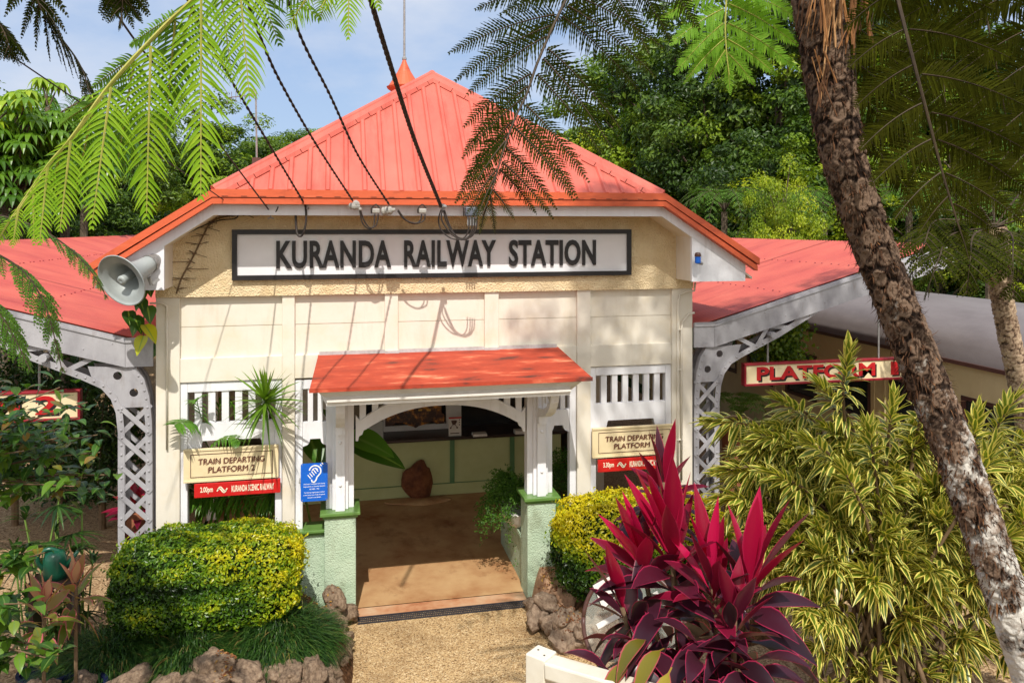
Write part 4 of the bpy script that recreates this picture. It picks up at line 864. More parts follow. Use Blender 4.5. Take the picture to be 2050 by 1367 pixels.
# boxes on the verge board
T = thing('terminal_box', 'dark grey terminal box with four cable tails on the verge board', 'junction box', D(944, 432, 8.2)); a, b = PY(930, 433, EY - .05), PY(957, 415, EY - .05)
MB().box(a[0], b[0], EY - .13, EY - .046, a[2], b[2]).build('case', M['box'], T, bev=.012)
bm = MB()
for k in range(4): x = a[0] + (b[0] - a[0]) * (.2 + .2 * k); bm.tube([(x, EY - .09, a[2]), (x, EY - .09, a[2] - .1)], .008, 6)
bm.build('cable_gland', M['metal'], T); MB().tube([(a[0] - .01, EY - .06, a[2]), (a[0] - .012, EY - .06, b[2])], .008, 6).build('strap', M['cable'], T)
for px, lab in ((752, 'small pale fuse box left of the ribbed insulator'), (845, 'small pale fuse box right of the ribbed insulator')):
    T = thing('fuse_box', lab, 'fuse box', D(px, 424, 8.2), 'fuse boxes on the verge board'); a, b = PY(px - 7, 427, EY - .05), PY(px + 8, 418, EY - .05)
    MB().box(a[0], b[0], EY - .095, EY - .046, a[2], b[2]).build('case', M['porcelain'], T, bev=.008)
    MB().tube(smooth_path([(a[0] - .005, EY - .055, a[2]), (a[0] - .006, EY - .06, b[2]), ((a[0] + b[0]) / 2, EY - .06, b[2] + .045), (b[0], EY - .06, b[2])], 14), .008, 5).build('strap', M['cable'], T)
T = thing('photocell', 'small blue and red fitting on the right eave end board', 'light sensor', D(1396, 520, 8.6)); p = PY(1397, 520, EY - .07)
MB().lathe([(.03, -.04), (.034, -.03), (.034, .03), (.028, .035)], p, (0, 0, 1), 12).build('body', M['bluesign'], T); MB().lathe([(.036, .036), (.036, .06), (.025, .08), (.0, .085)], p, (0, 0, 1), 12).build('cap', M['trainbrown'], T); MB().tube([p + np.array([0, .02, -.03]), p + np.array([.07, .03, -.045])], .018, 8).build('arm', M['metal'], T)
# aerial
T = thing('tv_aerial', 'thin roof aerial on a pole behind the left hip', 'aerial', D(513, 320, 9.7))
MB().tube([D(514, 318, 9.7), D(512, 183, 9.7)], .012, 6).build('mast', M['metal'], T)
bm = MB(); bm.tube([D(455, 196, 10.2), D(513, 190, 9.68)], .007, 5)
for k in range(6):
    p = D(455, 196, 10.2) * (1 - k / 6.5) + D(513, 190, 9.68) * (k / 6.5); bm.tube([p - np.array([.0, .0, .07]), p + np.array([0, 0, .07])], .004, 4)
bm.box(*(lambda p: (p[0] - .03, p[0] + .03, p[1] - .03, p[1] + .03, p[2] - .03, p[2] + .05))(D(508, 188, 9.68))); bm.build('array', M['metal'], T)
p = D(514, 318, 9.7); MB().box(p[0] - .05, p[0] + .05, p[1] - .05, p[1] + .05, p[2] - .06, p[2] + .01).build('foot', M['trainbrown'], T)

# ================================================================== drain, boulder, carriage, rail
a, b = np.array([-.90, -.20]), np.array([1.0, -.20]); bm = MB(); zt = GZ + .012
bm.box(a[0], b[0], -.29, -.27, GZ - .02, zt).box(a[0], b[0], -.155, -.135, GZ - .02, zt).box(a[0], b[0], -.27, -.155, GZ - .03, GZ - .012)
for k in range(95): x = a[0] + .01 + k * .02; bm.box(x, x + .011, -.27, -.155, GZ - .01, zt - .001)
for yy in (-.235, -.195): bm.box(a[0], b[0], yy, yy + .008, GZ - .011, zt - .0005)
tag(centre(bm.build('drain_grate', M['grate'])), 'long dark slotted drain grate across the foot of the entrance', 'drain')
def rock(seed, sx, sy, sz, rough=.22, sub=3):
    b = bmesh.new(); bmesh.ops.create_icosphere(b, subdivisions=sub, radius=1)
    o = Vector((seed * 3.1, seed * 1.7, seed * 2.3)); pl = [nrm(np.random.default_rng(seed + k).normal(size=3)) for k in range(9)]
    for v in b.verts:
        p = np.array(v.co); 
        for n_ in pl:                               # chipped facets
            d = p @ n_
            if d > .72: p = p - n_ * (d - .72) * .9
        p = p * (1 + rough * (noise.noise(Vector(p) * 1.4 + o) + .4 * noise.noise(Vector(p) * 4 + o) + .15 * noise.noise(Vector(p) * 9 + o)))
        v.co = p * np.array([sx, sy, sz])
    me = bpy.data.meshes.new('rock'); b.to_mesh(me); b.free(); me.polygons.foreach_set('use_smooth', [True] * len(me.polygons)); return me
me = rock(3, .24, .18, .38); me.materials.append(M['rockred']); o = link('boulder', me); o.location = tuple(PZ(838, 1003, GZ) + np.array([0, .1, .25])); o.rotation_euler = (.1, -.12, .4)
tag(o, 'red-brown standing boulder in front of the green ticket counter', 'boulder')
me = rock(5, .5, .22, .035, .15); me.materials.append(M['concrete']); o = link('footing', me); o.location = tuple(PZ(830, 1005, GZ) + np.array([.05, -.02, .02])); tag(o, 'flat concrete footing under the red-brown boulder', 'footing')
# railway carriage along platform 1
CX = 6.85; cyA, cyB = -4.2, 17.0
T = thing('railway_carriage', 'cream railway carriage with curved grey roof beyond the platform 1 sign', 'railway carriage', (CX + 1.35, 6, GZ))
zg = PX(1965, 735, CX)[2]; zr = zg + .68
bm = MB(); n = 15; A_ = [(CX - .04 + 1.36 * (1 - math.cos(t)), zg + .02 + (zr - zg) * math.sin(t) ** .8) for t in np.linspace(0, math.pi, n)]
V = [(x, y, z) for y in np.linspace(cyA, cyB, 8) for x, z in A_]; bm.add(V, [(i * n + j, i * n + j + 1, (i + 1) * n + j + 1, (i + 1) * n + j) for i in range(7) for j in range(n - 1)] + [tuple(range(n))[::-1], tuple(range(7 * n, 8 * n))]); bm.build('roof', M['trainroof'], T, smooth=True)
bpy.data.objects[-1] if 0 else None
bm = MB().box(CX - .07, CX - .0, cyA, cyB, zg - .02, zg + .03); bm.build('gutter', M['trainbrown'], T)
bm = MB().box(CX, CX + 2.6, cyA + .02, cyB - .02, zg - .42, zg - .022).box(CX, CX + 2.6, cyA + .02, cyB - .02, -.6, zg - 1.22)
yy = cyA + .1; k = 0; wins = []
while yy < cyB - 1.3:
    bm.box(CX + .001, CX + .06, yy, yy + .42, zg - 1.219, zg - .421); bm.box(CX - .012, CX, yy + .08, yy + .10, zg - 1.25, zg - .421); bm.box(CX - .012, CX, yy + .32, yy + .34, zg - 1.25, zg - .421); wins.append((yy + .42, yy + 1.4)); yy += 1.4
bm.build('body', M['traincream'], T)
for a, b in wins:
    f = MB().box(CX - .008, CX + .05, a, a + .06, zg - 1.22, zg - .42).box(CX - .008, CX + .05, b - .06, b, zg - 1.22, zg - .42).box(CX - .008, CX + .05, a + .06, b - .06, zg - .47, zg - .42).box(CX - .008, CX + .05, a + .06, b - .06, zg - 1.22, zg - 1.16).build('window', M['trainbrown'], T)
    MB().box(CX + .02, CX + .03, a + .05, b - .05, zg - 1.17, zg - .46).build('pane', M['glass'], f)
MB().box(CX + .1, CX + 2.5, cyA + .1, cyB - .1, -.9, -.601).build('underframe', M['black'], T)
# handrail in the foreground
T = thing('ramp_handrail', 'cream painted handrail with square post at the bottom of the path', 'railing', D(1085, 1500, 4.85))
zp = D(1085, 1306, 4.85)[2]; p = D(1082, 1312, 4.85)
ux = nrm(_r * .8 - _c * .6 + 0 * _z); uy = np.array([-ux[1], ux[0], 0]) 
def ubox(mb, o, a0, a1, b0, b1, z0, z1):
    V = [o + ux * a + uy * b_ + np.array([0, 0, z]) for z in (z0, z1) for b_ in (b0, b1) for a in (a0, a1)]
    mb.add(V, [(0, 2, 3, 1), (4, 5, 7, 6), (0, 1, 5, 4), (2, 6, 7, 3), (0, 4, 6, 2), (1, 3, 7, 5)])
o3 = np.array([p[0], p[1], zp])
bm = MB(); ubox(bm, o3, -.07, .07, -.06, .075, -1.5, 0); bm.build('post', M['rail'], T, bev=.008)
bm = MB(); q1, q2 = D(1100, 1334, 4.80), D(1330, 1402, 4.35); bm.bar(q1, q2, .125, .10, up=(0, 0, 1)); bm.build('top_rail', M['rail'], T, bev=.012)
bm = MB()
for a, b in ((-.03, .02), (.035, -.01)): c = o3 + ux * a + uy * b; bm.lathe([(.007, 0), (.007, .0012), (0, .0014)], c, (0, 0, 1), 8)
bm.build('screw', M['black'], T)
# upright round pane with dark rim
T = thing('round_pane', 'upright round clear pane with dark maroon rim behind the red cordyline', 'round pane', D(1265, 1260, 6.2))
cpt = D(1268, 1252, 6.2); axv = nrm(CAM - cpt + np.array([-1.6, 0, -.6])); e1 = nrm(np.cross(axv, [0, 0, 1])); e2 = np.cross(e1, axv); rad = .40
P = [cpt + (e1 * math.cos(t) + e2 * math.sin(t)) * rad for t in np.linspace(0, 2 * math.pi, 49)]; MB().tube(P, .018, 8).build('rim', M['trainbrown'], T, smooth=True)
MB().lathe([(rad, -.004), (rad, .004)], cpt, axv, 48).build('glazing', M['pane'], T)
bm = MB(); bm.bar(cpt + e2 * .26 - e1 * .18 + axv * .012, cpt - e2 * .05 + e1 * .28 + axv * .012, .04, .012, up=axv); V = [cpt + axv * .02 + e1 * a + e2 * b for a, b in ((.02, .34), (.10, .40), (.34, .24), (.24, .08))]; V += [p + axv * .006 for p in V]; bm.add(V, [(3, 2, 1, 0), (4, 5, 6, 7), (0, 1, 5, 4), (1, 2, 6, 5), (2, 3, 7, 6), (3, 0, 4, 7)]); bm.build('white_strip', M['offwhite'], T)
# ================================================================== planting
def camn(p): return nrm(CAM - np.asarray(p))
# ---- garden beds and rocks
def mound(name, poly_c, rx, ry, z0, z1, m):
    xs = np.linspace(-1, 1, 41); X, Y = np.meshgrid(xs, xs); r = (np.abs(X) ** 3 + np.abs(Y) ** 3) ** (1 / 3)
    Zz = z0 + (z1 - z0) * np.clip((1 - r) / .30, 0, 1) ** .8
    for i in range(41):
        for j in range(41): Zz[i, j] += .05 * noise.noise(Vector((X[i, j] * 4, Y[i, j] * 4, z1 * 9))) + .02 * noise.noise(Vector((X[i, j] * 15, Y[i, j] * 15, 3)))
    i, j = np.meshgrid(np.arange(40), np.arange(40), indexing='ij'); b = i * 41 + j
    o = MB().add(np.stack([poly_c[0] + X * rx, poly_c[1] + Y * ry, Zz], -1).reshape(-1, 3), [np.stack([b, b + 1, b + 42, b + 41], -1).reshape(-1, 4)]).build(name, m, smooth=True); tag(o, kind='structure'); return o
mound('garden_soil', (-2.25, -1.0), 1.32, 1.12, GZ - .05, .55, M['soil'])
mound('garden_soil', (2.35, -.75), 1.28, .85, GZ - .05, .58, M['soil'])
mound('garden_soil', (1.32, -.42), .34, .58, GZ - .1, .47, M['mortar'])
RK, RT = [], []
for k in range(6):
    for lst, mm_ in ((RK, M['rock']), (RT, M['sunlitrock'])): me = rock(20 + k * 7, 1, .8, .72, .34, 4); me.materials.append(mm_); lst.append(me)
def put_rocks(pts, label, group, lst=RK):
    for (x, y, z, s) in pts:
        o = bpy.data.objects.new('rock', lst[rng.integers(6)]); col.objects.link(o); o.location = (x, y, z); o.scale = (s * rng.uniform(.85, 1.25), s * rng.uniform(.8, 1.1), s * rng.uniform(.75, 1.15))
        o.rotation_euler = (rng.uniform(-.6, .6), rng.uniform(-.6, .6), rng.uniform(0, 6)); tag(o, label, 'rock', group)
pts = []
for t in np.linspace(0, 1, 7): pts += [(-1.03 - .12 * t + rng.normal(0, .03), -.25 - 1.45 * t, .22 + rng.normal(0, .03), rng.uniform(.13, .19)), (-1.14 - .10 * t + rng.normal(0, .03), -.33 - 1.4 * t, .40 + rng.normal(0, .03), rng.uniform(.11, .17))]
for t in np.linspace(0, 1, 12): pts += [(-1.25 - 2.25 * t + rng.normal(0, .04), -1.98 - .08 * t + rng.normal(0, .04), .27, rng.uniform(.20, .28)), (-1.3 - 2.2 * t + rng.normal(0, .05), -1.84 + rng.normal(0, .04), .54 + rng.normal(0, .03), rng.uniform(.15, .22))]
for t in np.linspace(0, 1, 5): pts += [(-3.5 + rng.normal(0, .05), -1.75 + 1.1 * t, .25 + rng.normal(0, .05), rng.uniform(.15, .22))]
put_rocks(pts, 'weathered brown rock edging the left garden bed below the mondo grass', 'rocks edging the left garden bed')
pts = []
for px, py, s, z in ((1066, 1212, .09, .20), (1082, 1232, .13, .24), (1106, 1250, .12, .24), (1098, 1208, .10, .38), (1128, 1238, .11, .38), (1150, 1255, .14, .30), (1128, 1275, .15, .22), (1165, 1285, .14, .2), (1180, 1262, .12, .36), (1205, 1290, .15, .22), (1240, 1290, .15, .25), (1215, 1262, .13, .38), (1270, 1295, .15, .22)):
    p = PZ(px, py, z); pts.append((p[0], p[1], z, s * 1.35))
put_rocks(pts, 'sunlit tan rock edging the right garden bed below the clipped hedge', 'rocks edging the right garden bed', RT)
# ---- clipped hedges
def hedge(label, c, r, n, vfun, pw=4.2):
    c = np.array(c); r = np.array(r); T = thing('clipped_hedge', label, 'hedge', c - [0, 0, r[2]])
    d = nrm(rng.normal(size=(n, 3))); 
    rad = 1 / (np.abs(d) ** pw).sum(1) ** (1 / pw); p = d * rad[:, None]
    nb = np.array([noise.noise(Vector(q * 2.2 + c)) + .5 * noise.noise(Vector(q * 6 + c)) for q in p])
    sc_ = 1 + .085 * nb - np.abs(rng.normal(0, .035, n)) + (rng.random(n) < .05) * rng.uniform(.02, .09, n)
    P = c + p * r * sc_[:, None]; N_ = nrm(np.sign(p) * np.abs(p) ** (pw - 1) / r)
    keep = P[:, 2] > c[2] - r[2] * .97; P, N_, nb2, p2 = P[keep], N_[keep], nb[keep], p[keep]
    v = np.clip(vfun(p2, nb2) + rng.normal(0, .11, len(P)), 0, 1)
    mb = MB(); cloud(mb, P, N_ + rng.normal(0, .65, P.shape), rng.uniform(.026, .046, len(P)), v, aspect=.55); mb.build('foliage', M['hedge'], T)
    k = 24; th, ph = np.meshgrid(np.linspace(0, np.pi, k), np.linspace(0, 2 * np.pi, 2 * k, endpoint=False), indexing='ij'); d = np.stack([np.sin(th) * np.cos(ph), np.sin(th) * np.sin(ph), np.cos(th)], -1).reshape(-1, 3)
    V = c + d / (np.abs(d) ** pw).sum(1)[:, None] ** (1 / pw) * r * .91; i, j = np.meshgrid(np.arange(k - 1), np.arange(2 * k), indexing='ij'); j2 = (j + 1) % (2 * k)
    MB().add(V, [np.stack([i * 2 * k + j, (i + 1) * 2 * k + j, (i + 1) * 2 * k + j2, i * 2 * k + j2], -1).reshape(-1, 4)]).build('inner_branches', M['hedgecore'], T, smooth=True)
    return T
hedge('rounded hedge with yellow tips below the PLATFORM 2 board', (-2.28, -.86, 1.03), (.83, .56, .37), 30000, lambda p, nb: .40 + .16 * np.clip(p[:, 2], -1, 1) + .22 * np.clip(p[:, 0] + .05, -.6, 1) + .42 * nb)  # yellow new growth, plus a sunlit right and shaded left put into the tint
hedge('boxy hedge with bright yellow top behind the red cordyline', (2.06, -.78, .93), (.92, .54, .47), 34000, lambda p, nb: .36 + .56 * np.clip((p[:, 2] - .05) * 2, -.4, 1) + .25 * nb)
# ---- mondo grass mounds
def grass(label, c, r, n, ln=.36):
    x, y = rng.uniform(-1, 1, (2, n)); k = x * x + y * y < 1; x, y = x[k], y[k]; rr = np.sqrt(x * x + y * y)
    B_ = np.stack([c[0] + x * r[0], c[1] + y * r[1], c[2] + .16 * (1 - rr ** 2)], -1)
    d = np.stack([x * 1.1 + rng.normal(0, .35, len(x)), y * 1.1 - .25 + rng.normal(0, .35, len(x)), np.full(len(x), .75)], -1)
    mb = MB(); leaves(mb, B_, d, ln * rng.uniform(.7, 1.2, len(x)), .009, droop=rng.uniform(.35, .85, len(x)), nseg=5, prof=p_strap, flat=True)
    return tag(centre(mb.build('mondo_grass', M['mondo'])), label, 'grass clump', 'mondo grass in the left bed')
grass('dark green mondo grass clump at the left end of the bed', (-3.02, -1.30, .46), (.44, .42, 0), 9000)
grass('dark green mondo grass clump in front of the left hedge', (-2.38, -1.42, .46), (.44, .30, 0), 7000)
grass('dark green mondo grass clump at the right end of the left bed', (-1.66, -1.22, .48), (.44, .46, 0), 10000)
n = 600; mb = MB(); P = np.stack([rng.uniform(-1.75, -1.1, n), rng.uniform(-1.5, -.15, n), np.full(n, .60)], -1); P[400:, 0] = rng.uniform(-2.1, -1.95, 200); P[400:, 1] = rng.uniform(-1.95, -1.6, 200)
P2 = np.stack([rng.uniform(1.05, 1.6, 900), rng.uniform(-1.3, -.2, 900), np.full(900, .6)], -1); P = np.concatenate([P, P2]); dep = bpy.context.evaluated_depsgraph_get(); dep.update()
Q = []
for p in P:
    ok, loc, nn_, _, ob, _ = sc.ray_cast(dep, Vector((p[0], p[1], .72)), Vector((0, 0, -1)), distance=.7)
    if ok and ob.name.startswith(('garden_soil', 'rock')): Q.append(tuple(loc + nn_ * .006))
Q = np.array(Q); cloud(mb, Q, np.array([0, 0, 1.]) + rng.normal(0, .5, Q.shape), rng.uniform(.015, .05, len(Q)), rng.random(len(Q)), aspect=.5); tag(mb.build('leaf_litter', M['litter']), kind='stuff')
# ---- red cordyline
def rosette(mb, c, ax, n, ln, wd, spread0, spread1, vf, mi=0, nseg=7, prof=p_lance, droop=(.05, .5), fold=.3, stem=.22):
    ax = nrm(ax); a = nrm(np.cross(ax, [.3, .9, .1])); b = np.cross(ax, a); k = np.arange(n); t = (k + .5) / n; ph = k * 2.399963 + rng.normal(0, .2, n)
    sp = spread0 + (spread1 - spread0) * t + rng.normal(0, .06, n); d = ax * np.cos(sp)[:, None] + (a * np.cos(ph)[:, None] + b * np.sin(ph)[:, None]) * np.sin(sp)[:, None]
    base = np.asarray(c) - ax * (t * stem)[:, None]
    leaves(mb, base, d, ln * rng.uniform(.8, 1.12, n) * (.75 + .3 * np.sin(np.pi * np.clip(t, .15, 1))), wd * rng.uniform(.85, 1.15, n), droop=droop[0] + (droop[1] - droop[0]) * t ** 1.3, nseg=nseg, prof=prof, fold=fold, v=np.clip(vf(t) + rng.normal(0, .07, n), 0, 1), mi=mi, twist=.35)
T = thing('red_cordyline', 'tall cordyline with magenta and dark purple leaves in the right foreground', 'plant', D(1400, 1900, 5.0))
# px, py, depth, leaf length, width, young leaves, their tone, lean in the picture
heads = [(1328, 965, 5.15, .42, .085, 5, .62, 0.0), (1285, 1125, 5.0, .52, .125, 8, .80, -.30), (1345, 1105, 4.9, .58, .135, 8, .85, -.10), (1425, 1165, 4.75, .50, .125, 8, .84, -.12), (1505, 1160, 4.75, .55, .14, 8, .74, .18), (1470, 1240, 4.55, .42, .12, 5, .62, .1), (1245, 1215, 4.9, .40, .11, 5, .52, -.4)]
mb = MB(); up = np.array([0, 0, 1.])
for (px, py, d_, ln, wd, ny, tone, lean) in heads:
    p = D(px, py, d_); ax = nrm(up + _r * lean + rng.normal(0, .05, 3) + camn(p) * .12)
    rosette(mb, p, ax, ny, ln * 1.15, wd * .86, .12, .62, lambda t: tone + .05 - .25 * t + rng.normal(0, .20, len(t)), droop=(.0, .10), stem=.12, fold=.38)
    rosette(mb, p - ax * .09, ax, ny - 1, ln * 1.05, wd * .9, .62, 1.05, lambda t: tone * .50 + rng.normal(0, .17, len(t)), droop=(.15, .45), stem=.14, fold=.3)
    rosette(mb, p - up * .22, ax, 9, ln * 1.0, wd * 1.0, 1.0, 1.75, lambda t: .26 - .2 * t + rng.normal(0, .06, len(t)), droop=(.35, .9), stem=.3, fold=.25)
p = D(1328, 985, 5.15)
for dx, dz_, dr in ((-.9, .5, .8), (.75, .75, .55), (.95, .35, .8), (-.55, .9, .5), (.5, 1.0, .45)): leaves(mb, p - up * .12, nrm(_r * dx + up * dz_ + camn(p) * .25)[None], .46, .075, droop=dr, nseg=8, prof=p_lance, fold=.3, v=.22)
for (px, py, d_, n) in ((1290, 1290, 4.75, 11), (1400, 1285, 4.55, 13), (1500, 1310, 4.55, 12), (1220, 1335, 4.7, 9), (1430, 1390, 4.5, 12), (1345, 1385, 4.5, 9), (1540, 1380, 4.6, 8)):
    p = D(px, py, d_); rosette(mb, p, up + rng.normal(0, .2, 3), n - 4, .46, .115, .8, 1.75, lambda t: .28 - .22 * t + rng.normal(0, .06, len(t)), droop=(.3, .9), stem=.25)
mb.build('leaf_cluster', M['cordy'], T, smooth=True)
mb = MB()
for px, py, d_, dx, dz_ in ((1300, 1245, 4.6, -.9, .35), (1330, 1262, 4.5, -.75, .1), (1290, 1330, 4.5, -.5, .3), (1345, 1300, 4.4, -.5, -.2), (1270, 1290, 4.6, -.95, .2), (1330, 1345, 4.4, .1, .1), (1375, 1330, 4.5, -.3, -.2)):
    p = D(px, py + 35, d_); leaves(mb, p, np.array([[dx, -.45, dz_]]), .34, .10, droop=.75, nseg=8, prof=p_lance, fold=.25)
mb.build('olive_leaf', M['cordyolive'], T, smooth=True)
mb = MB()
for (px, py, d_, *_x) in heads:
    p = D(px, py, d_); q_ = D(1400 + (px - 1400) * .55, 1480, 4.9); mb.tube(smooth_path([p, (p + q_) / 2 + rng.normal(0, .03, 3), q_, D(1400 + (px - 1400) * .4, 1700, 5.0), np.array([*D(1400 + (px - 1400) * .3, 1700, 5.0)[:2], GZ])], 14), .016, 6)
mb.build('stem', M['stem'], T, smooth=True)
# ---- variegated shrub on the right
T = thing('variegated_shrub', 'large shrub with cream-edged green leaves in front of the platform 1 sign', 'shrub', (4.2, -2.6, GZ))
mb = MB(); sm = MB(); root = D(1780, 1500, 6.6); root[2] = GZ
shoots = [(1425, 842, 6.9, -1, .10), (1560, 800, 6.9, -.5, .4), (1700, 705, 6.6, .1, 1.0), (1640, 770, 6.7, -.5, .7), (1520, 870, 6.7, -.8, .3), (1455, 940, 6.6, -1, .1), (1790, 800, 6.5, .1, .9), (1860, 780, 6.6, .2, .9), (1960, 830, 6.3, .2, .9), (2030, 800, 6.3, .4, .8), (1545, 945, 6.4, -.7, .5), (1990, 900, 6.0, .3, .7), (1740, 860, 6.3, -.1, .9), (1615, 880, 6.3, -.6, .6), (1690, 940, 6.1, -.3, .8)]
for px, py, d_, lx, lz in shoots:
    p = D(px, py, d_); ax = nrm(_r * lx * 1.2 + up * lz + camn(p) * .25)
    shoots_len = .42
    for _ in (0,): rosette(mb, p, ax, 46, .25, .050, .15, 1.35, lambda t: .75 - .5 * t, nseg=5, prof=p_ovate, droop=(.1, .55), fold=.22, stem=shoots_len)
    sm.tube(smooth_path([p, p - ax * .45, (p - ax * .9) * .5 + (root + up * .8) * .5, root + up * .3 + rng.normal(0, .2, 3) * [1, 1, 0], root + rng.normal(0, .22, 3) * [1, 1, 0]], 16), np.linspace(.008, .026, 16), 6)
n = 0
while n < 270:
    px, py = rng.uniform(1440, 2080), rng.uniform(850, 1380); u_ = (px - 1750) / 330; 
    top = 700 + 250 * u_ * u_ * (1 if u_ < 0 else .35)
    if py < top + 35: continue
    lower = np.clip((py - 1080) / 260, 0, 1)
    if py > 1000 and px < 1440 + (py - 1000) * .55: continue
    if lower > .25 and rng.random() < .72: continue
    d_ = 6.9 - 1.15 * np.clip((py - 800) / 400, 0, 1) * (1 - .5 * u_ * u_) + abs(rng.normal(0, .28)) + lower * .55
    p = D(px, py, d_); ax = nrm(_r * (u_ * .9 + rng.normal(0, .45)) + up * rng.uniform(-.1, .9) * (1 - .6 * lower) + camn(p) * rng.uniform(.2, .9))
    rosette(mb, p, ax, 30, .262, .047, .15, 1.45, lambda t: .7 - .55 * t - .15 * lower, nseg=5, prof=p_ovate, droop=(.1, .6), fold=.22, stem=rng.uniform(.18, .4))
    if n % 6 == 0: sm.tube(smooth_path([p, p - ax * .4, (p - ax * .6) * .45 + (root + up * .7) * .55, root + up * .25 + rng.normal(0, .25, 3) * [1, 1, 0], root + rng.normal(0, .25, 3) * [1, 1, 0]], 14), np.linspace(.007, .024, 14), 6)
    n += 1
mb.build('foliage', M['pleo'], T, smooth=True); sm.build('stem', M['stem'], T, smooth=True)
# ---- broad-leaved shrub on the left
def leafy_shrub(label, tips, root, ln, m, n_per, spread, group=None):
    T = thing('leafy_shrub', label, 'shrub', (root[0] - .2, root[1], GZ), group); mb = MB(); sm = MB(); root = np.asarray(root)
    for px, py, d_ in tips:
        p = D(px, py, d_); mid = (p * .6 + root * .4) + np.array([0, 0, .1]); P = smooth_path([root, mid, p], 14); sm.tube(P, np.linspace(.012, .004, 14), 5)
        nn = n_per; k = rng.uniform(.45, 1, nn) ** .7; i = (k * 13).astype(int); b = P[i] + rng.normal(0, spread, (nn, 3)); d = nrm(rng.normal(0, .7, (nn, 3)) * [1, 1, .45] + [.15, -.4, .1])
        leaves(mb, b, d, rng.uniform(.6, 1.2, nn) * ln, rng.uniform(.45, .6, nn) * ln, droop=rng.uniform(.1, .6, nn), nseg=5, prof=p_ovate, fold=.2)
    sm.tube([root, [root[0] - .2, root[1], GZ]], np.array([.03, .05]), 8); mb.build('foliage', m, T, smooth=True); sm.build('stem', M['stem'], T, smooth=True); return T
tips = [(rng.uniform(-40, 175), rng.uniform(820, 1000), rng.uniform(5.0, 6.0)) for _ in range(26)] + [(70, 770, 5.4), (120, 775, 5.4), (175, 805, 5.3), (20, 780, 5.3), (195, 870, 5.4), (215, 950, 5.5), (200, 905, 5.3), (215, 985, 5.6)]
r_ = D(-300, 1050, 5.6)
leafy_shrub('green shrub with red-tinged tips in front of the platform 2 sign', tips, r_, .115, M['shrub'], 26, .055)
tips = [(rng.uniform(-60, 45), rng.uniform(1100, 1360), rng.uniform(4.5, 5.2)) for _ in range(20)] + [(110, 1320, 4.7), (125, 1300, 4.8), (90, 1105, 5.0), (65, 1100, 5.0)]
r_ = D(-300, 1330, 5.0)
leafy_shrub('darker green shrub in the bottom left corner', tips, r_, .12, M['shrub'], 22, .05)
# pots, pink cordylines, watering can
def pot(name, label, p, r, h, m):
    return tag(centre(MB().lathe([(0, .02), (r * .68, 0), (r * .8, h * .4), (r, h * .92), (r * 1.08, h * .93), (r * 1.08, h), (r * .92, h), (r * .9, h * .9), (0, h * .88)], p, (0, 0, 1), 28).build(name, m, smooth=False)), label, 'plant pot')
for px, py, d_, lab in ((88, 1205, 6.0, 'pink-striped cordyline, the left and lower of two, beside the dark shrub'), (152, 1165, 6.3, 'pink-striped cordyline, the right and taller of two, beside the left hedge')):
    p = D(px, py, d_); T = thing('pink_cordyline', lab, 'plant', (p[0], p[1], GZ), 'pink cordylines')
    mb = MB(); rosette(mb, p, np.array([.1, -.1, 1]), 20, .34, .085, .12, 1.9, lambda t: .95 - .8 * t, droop=(.02, .7), stem=.28); mb.build('leaf_cluster', M['cordypink'], T, smooth=True)
    MB().tube([p, (p[0], p[1], GZ)], .014, 6).build('stem', M['stem'], T)
p = PZ(80, 1367, .35); pot('glazed_pot', 'dark blue glazed pot in the bottom left corner', (p[0], p[1], GZ), .17, .34, M['bluepot'])
p = D(115, 1290, 6.3); pot('glazed_pot', 'dark glazed pot under the right pink cordyline', (p[0] + .1, p[1] + .1, GZ), .22, .5, M['bluepot'])
p = D(110, 1122, 7.4); T = thing('watering_can', 'green plastic watering can behind the pink cordylines', 'watering can', p - [0, 0, .16])
MB().lathe([(0, -.16), (.095, -.16), (.10, -.1), (.098, .03), (.08, .08), (.03, .10), (0, .10)], p, (0, 0, 1), 24).build('body', M['canplastic'], T, smooth=True)
MB().tube(smooth_path([p + np.array([.04, 0, .08]), p + np.array([-.04, -.02, .12]), p + np.array([-.13, -.03, .08]), p + np.array([-.13, -.03, .0]), p + np.array([-.09, -.02, -.06])], 16), .02, 8).build('handle', M['canplastic'], T, smooth=True)
MB().tube([p + np.array([.08, 0, -.08]), p + np.array([.20, -.02, .08])], np.array([.03, .016]), 10).build('spout', M['canplastic'], T, smooth=True)
pp = p.copy(); MB().box(pp[0] - .16, pp[0] + .16, pp[1] - .14, pp[1] + .14, GZ, pp[2] - .162)
o = MB().box(pp[0] - .2, pp[0] + .2, pp[1] - .15, pp[1] + .15, pp[2] - .2, pp[2] - .161).box(pp[0] - .18, pp[0] - .14, pp[1] - .13, pp[1] + .13, GZ, pp[2] - .2).box(pp[0] + .14, pp[0] + .18, pp[1] - .13, pp[1] + .13, GZ, pp[2] - .2).build('plant_stand', M['dark']); tag(centre(o), 'low dark stand under the green watering can', 'stand')
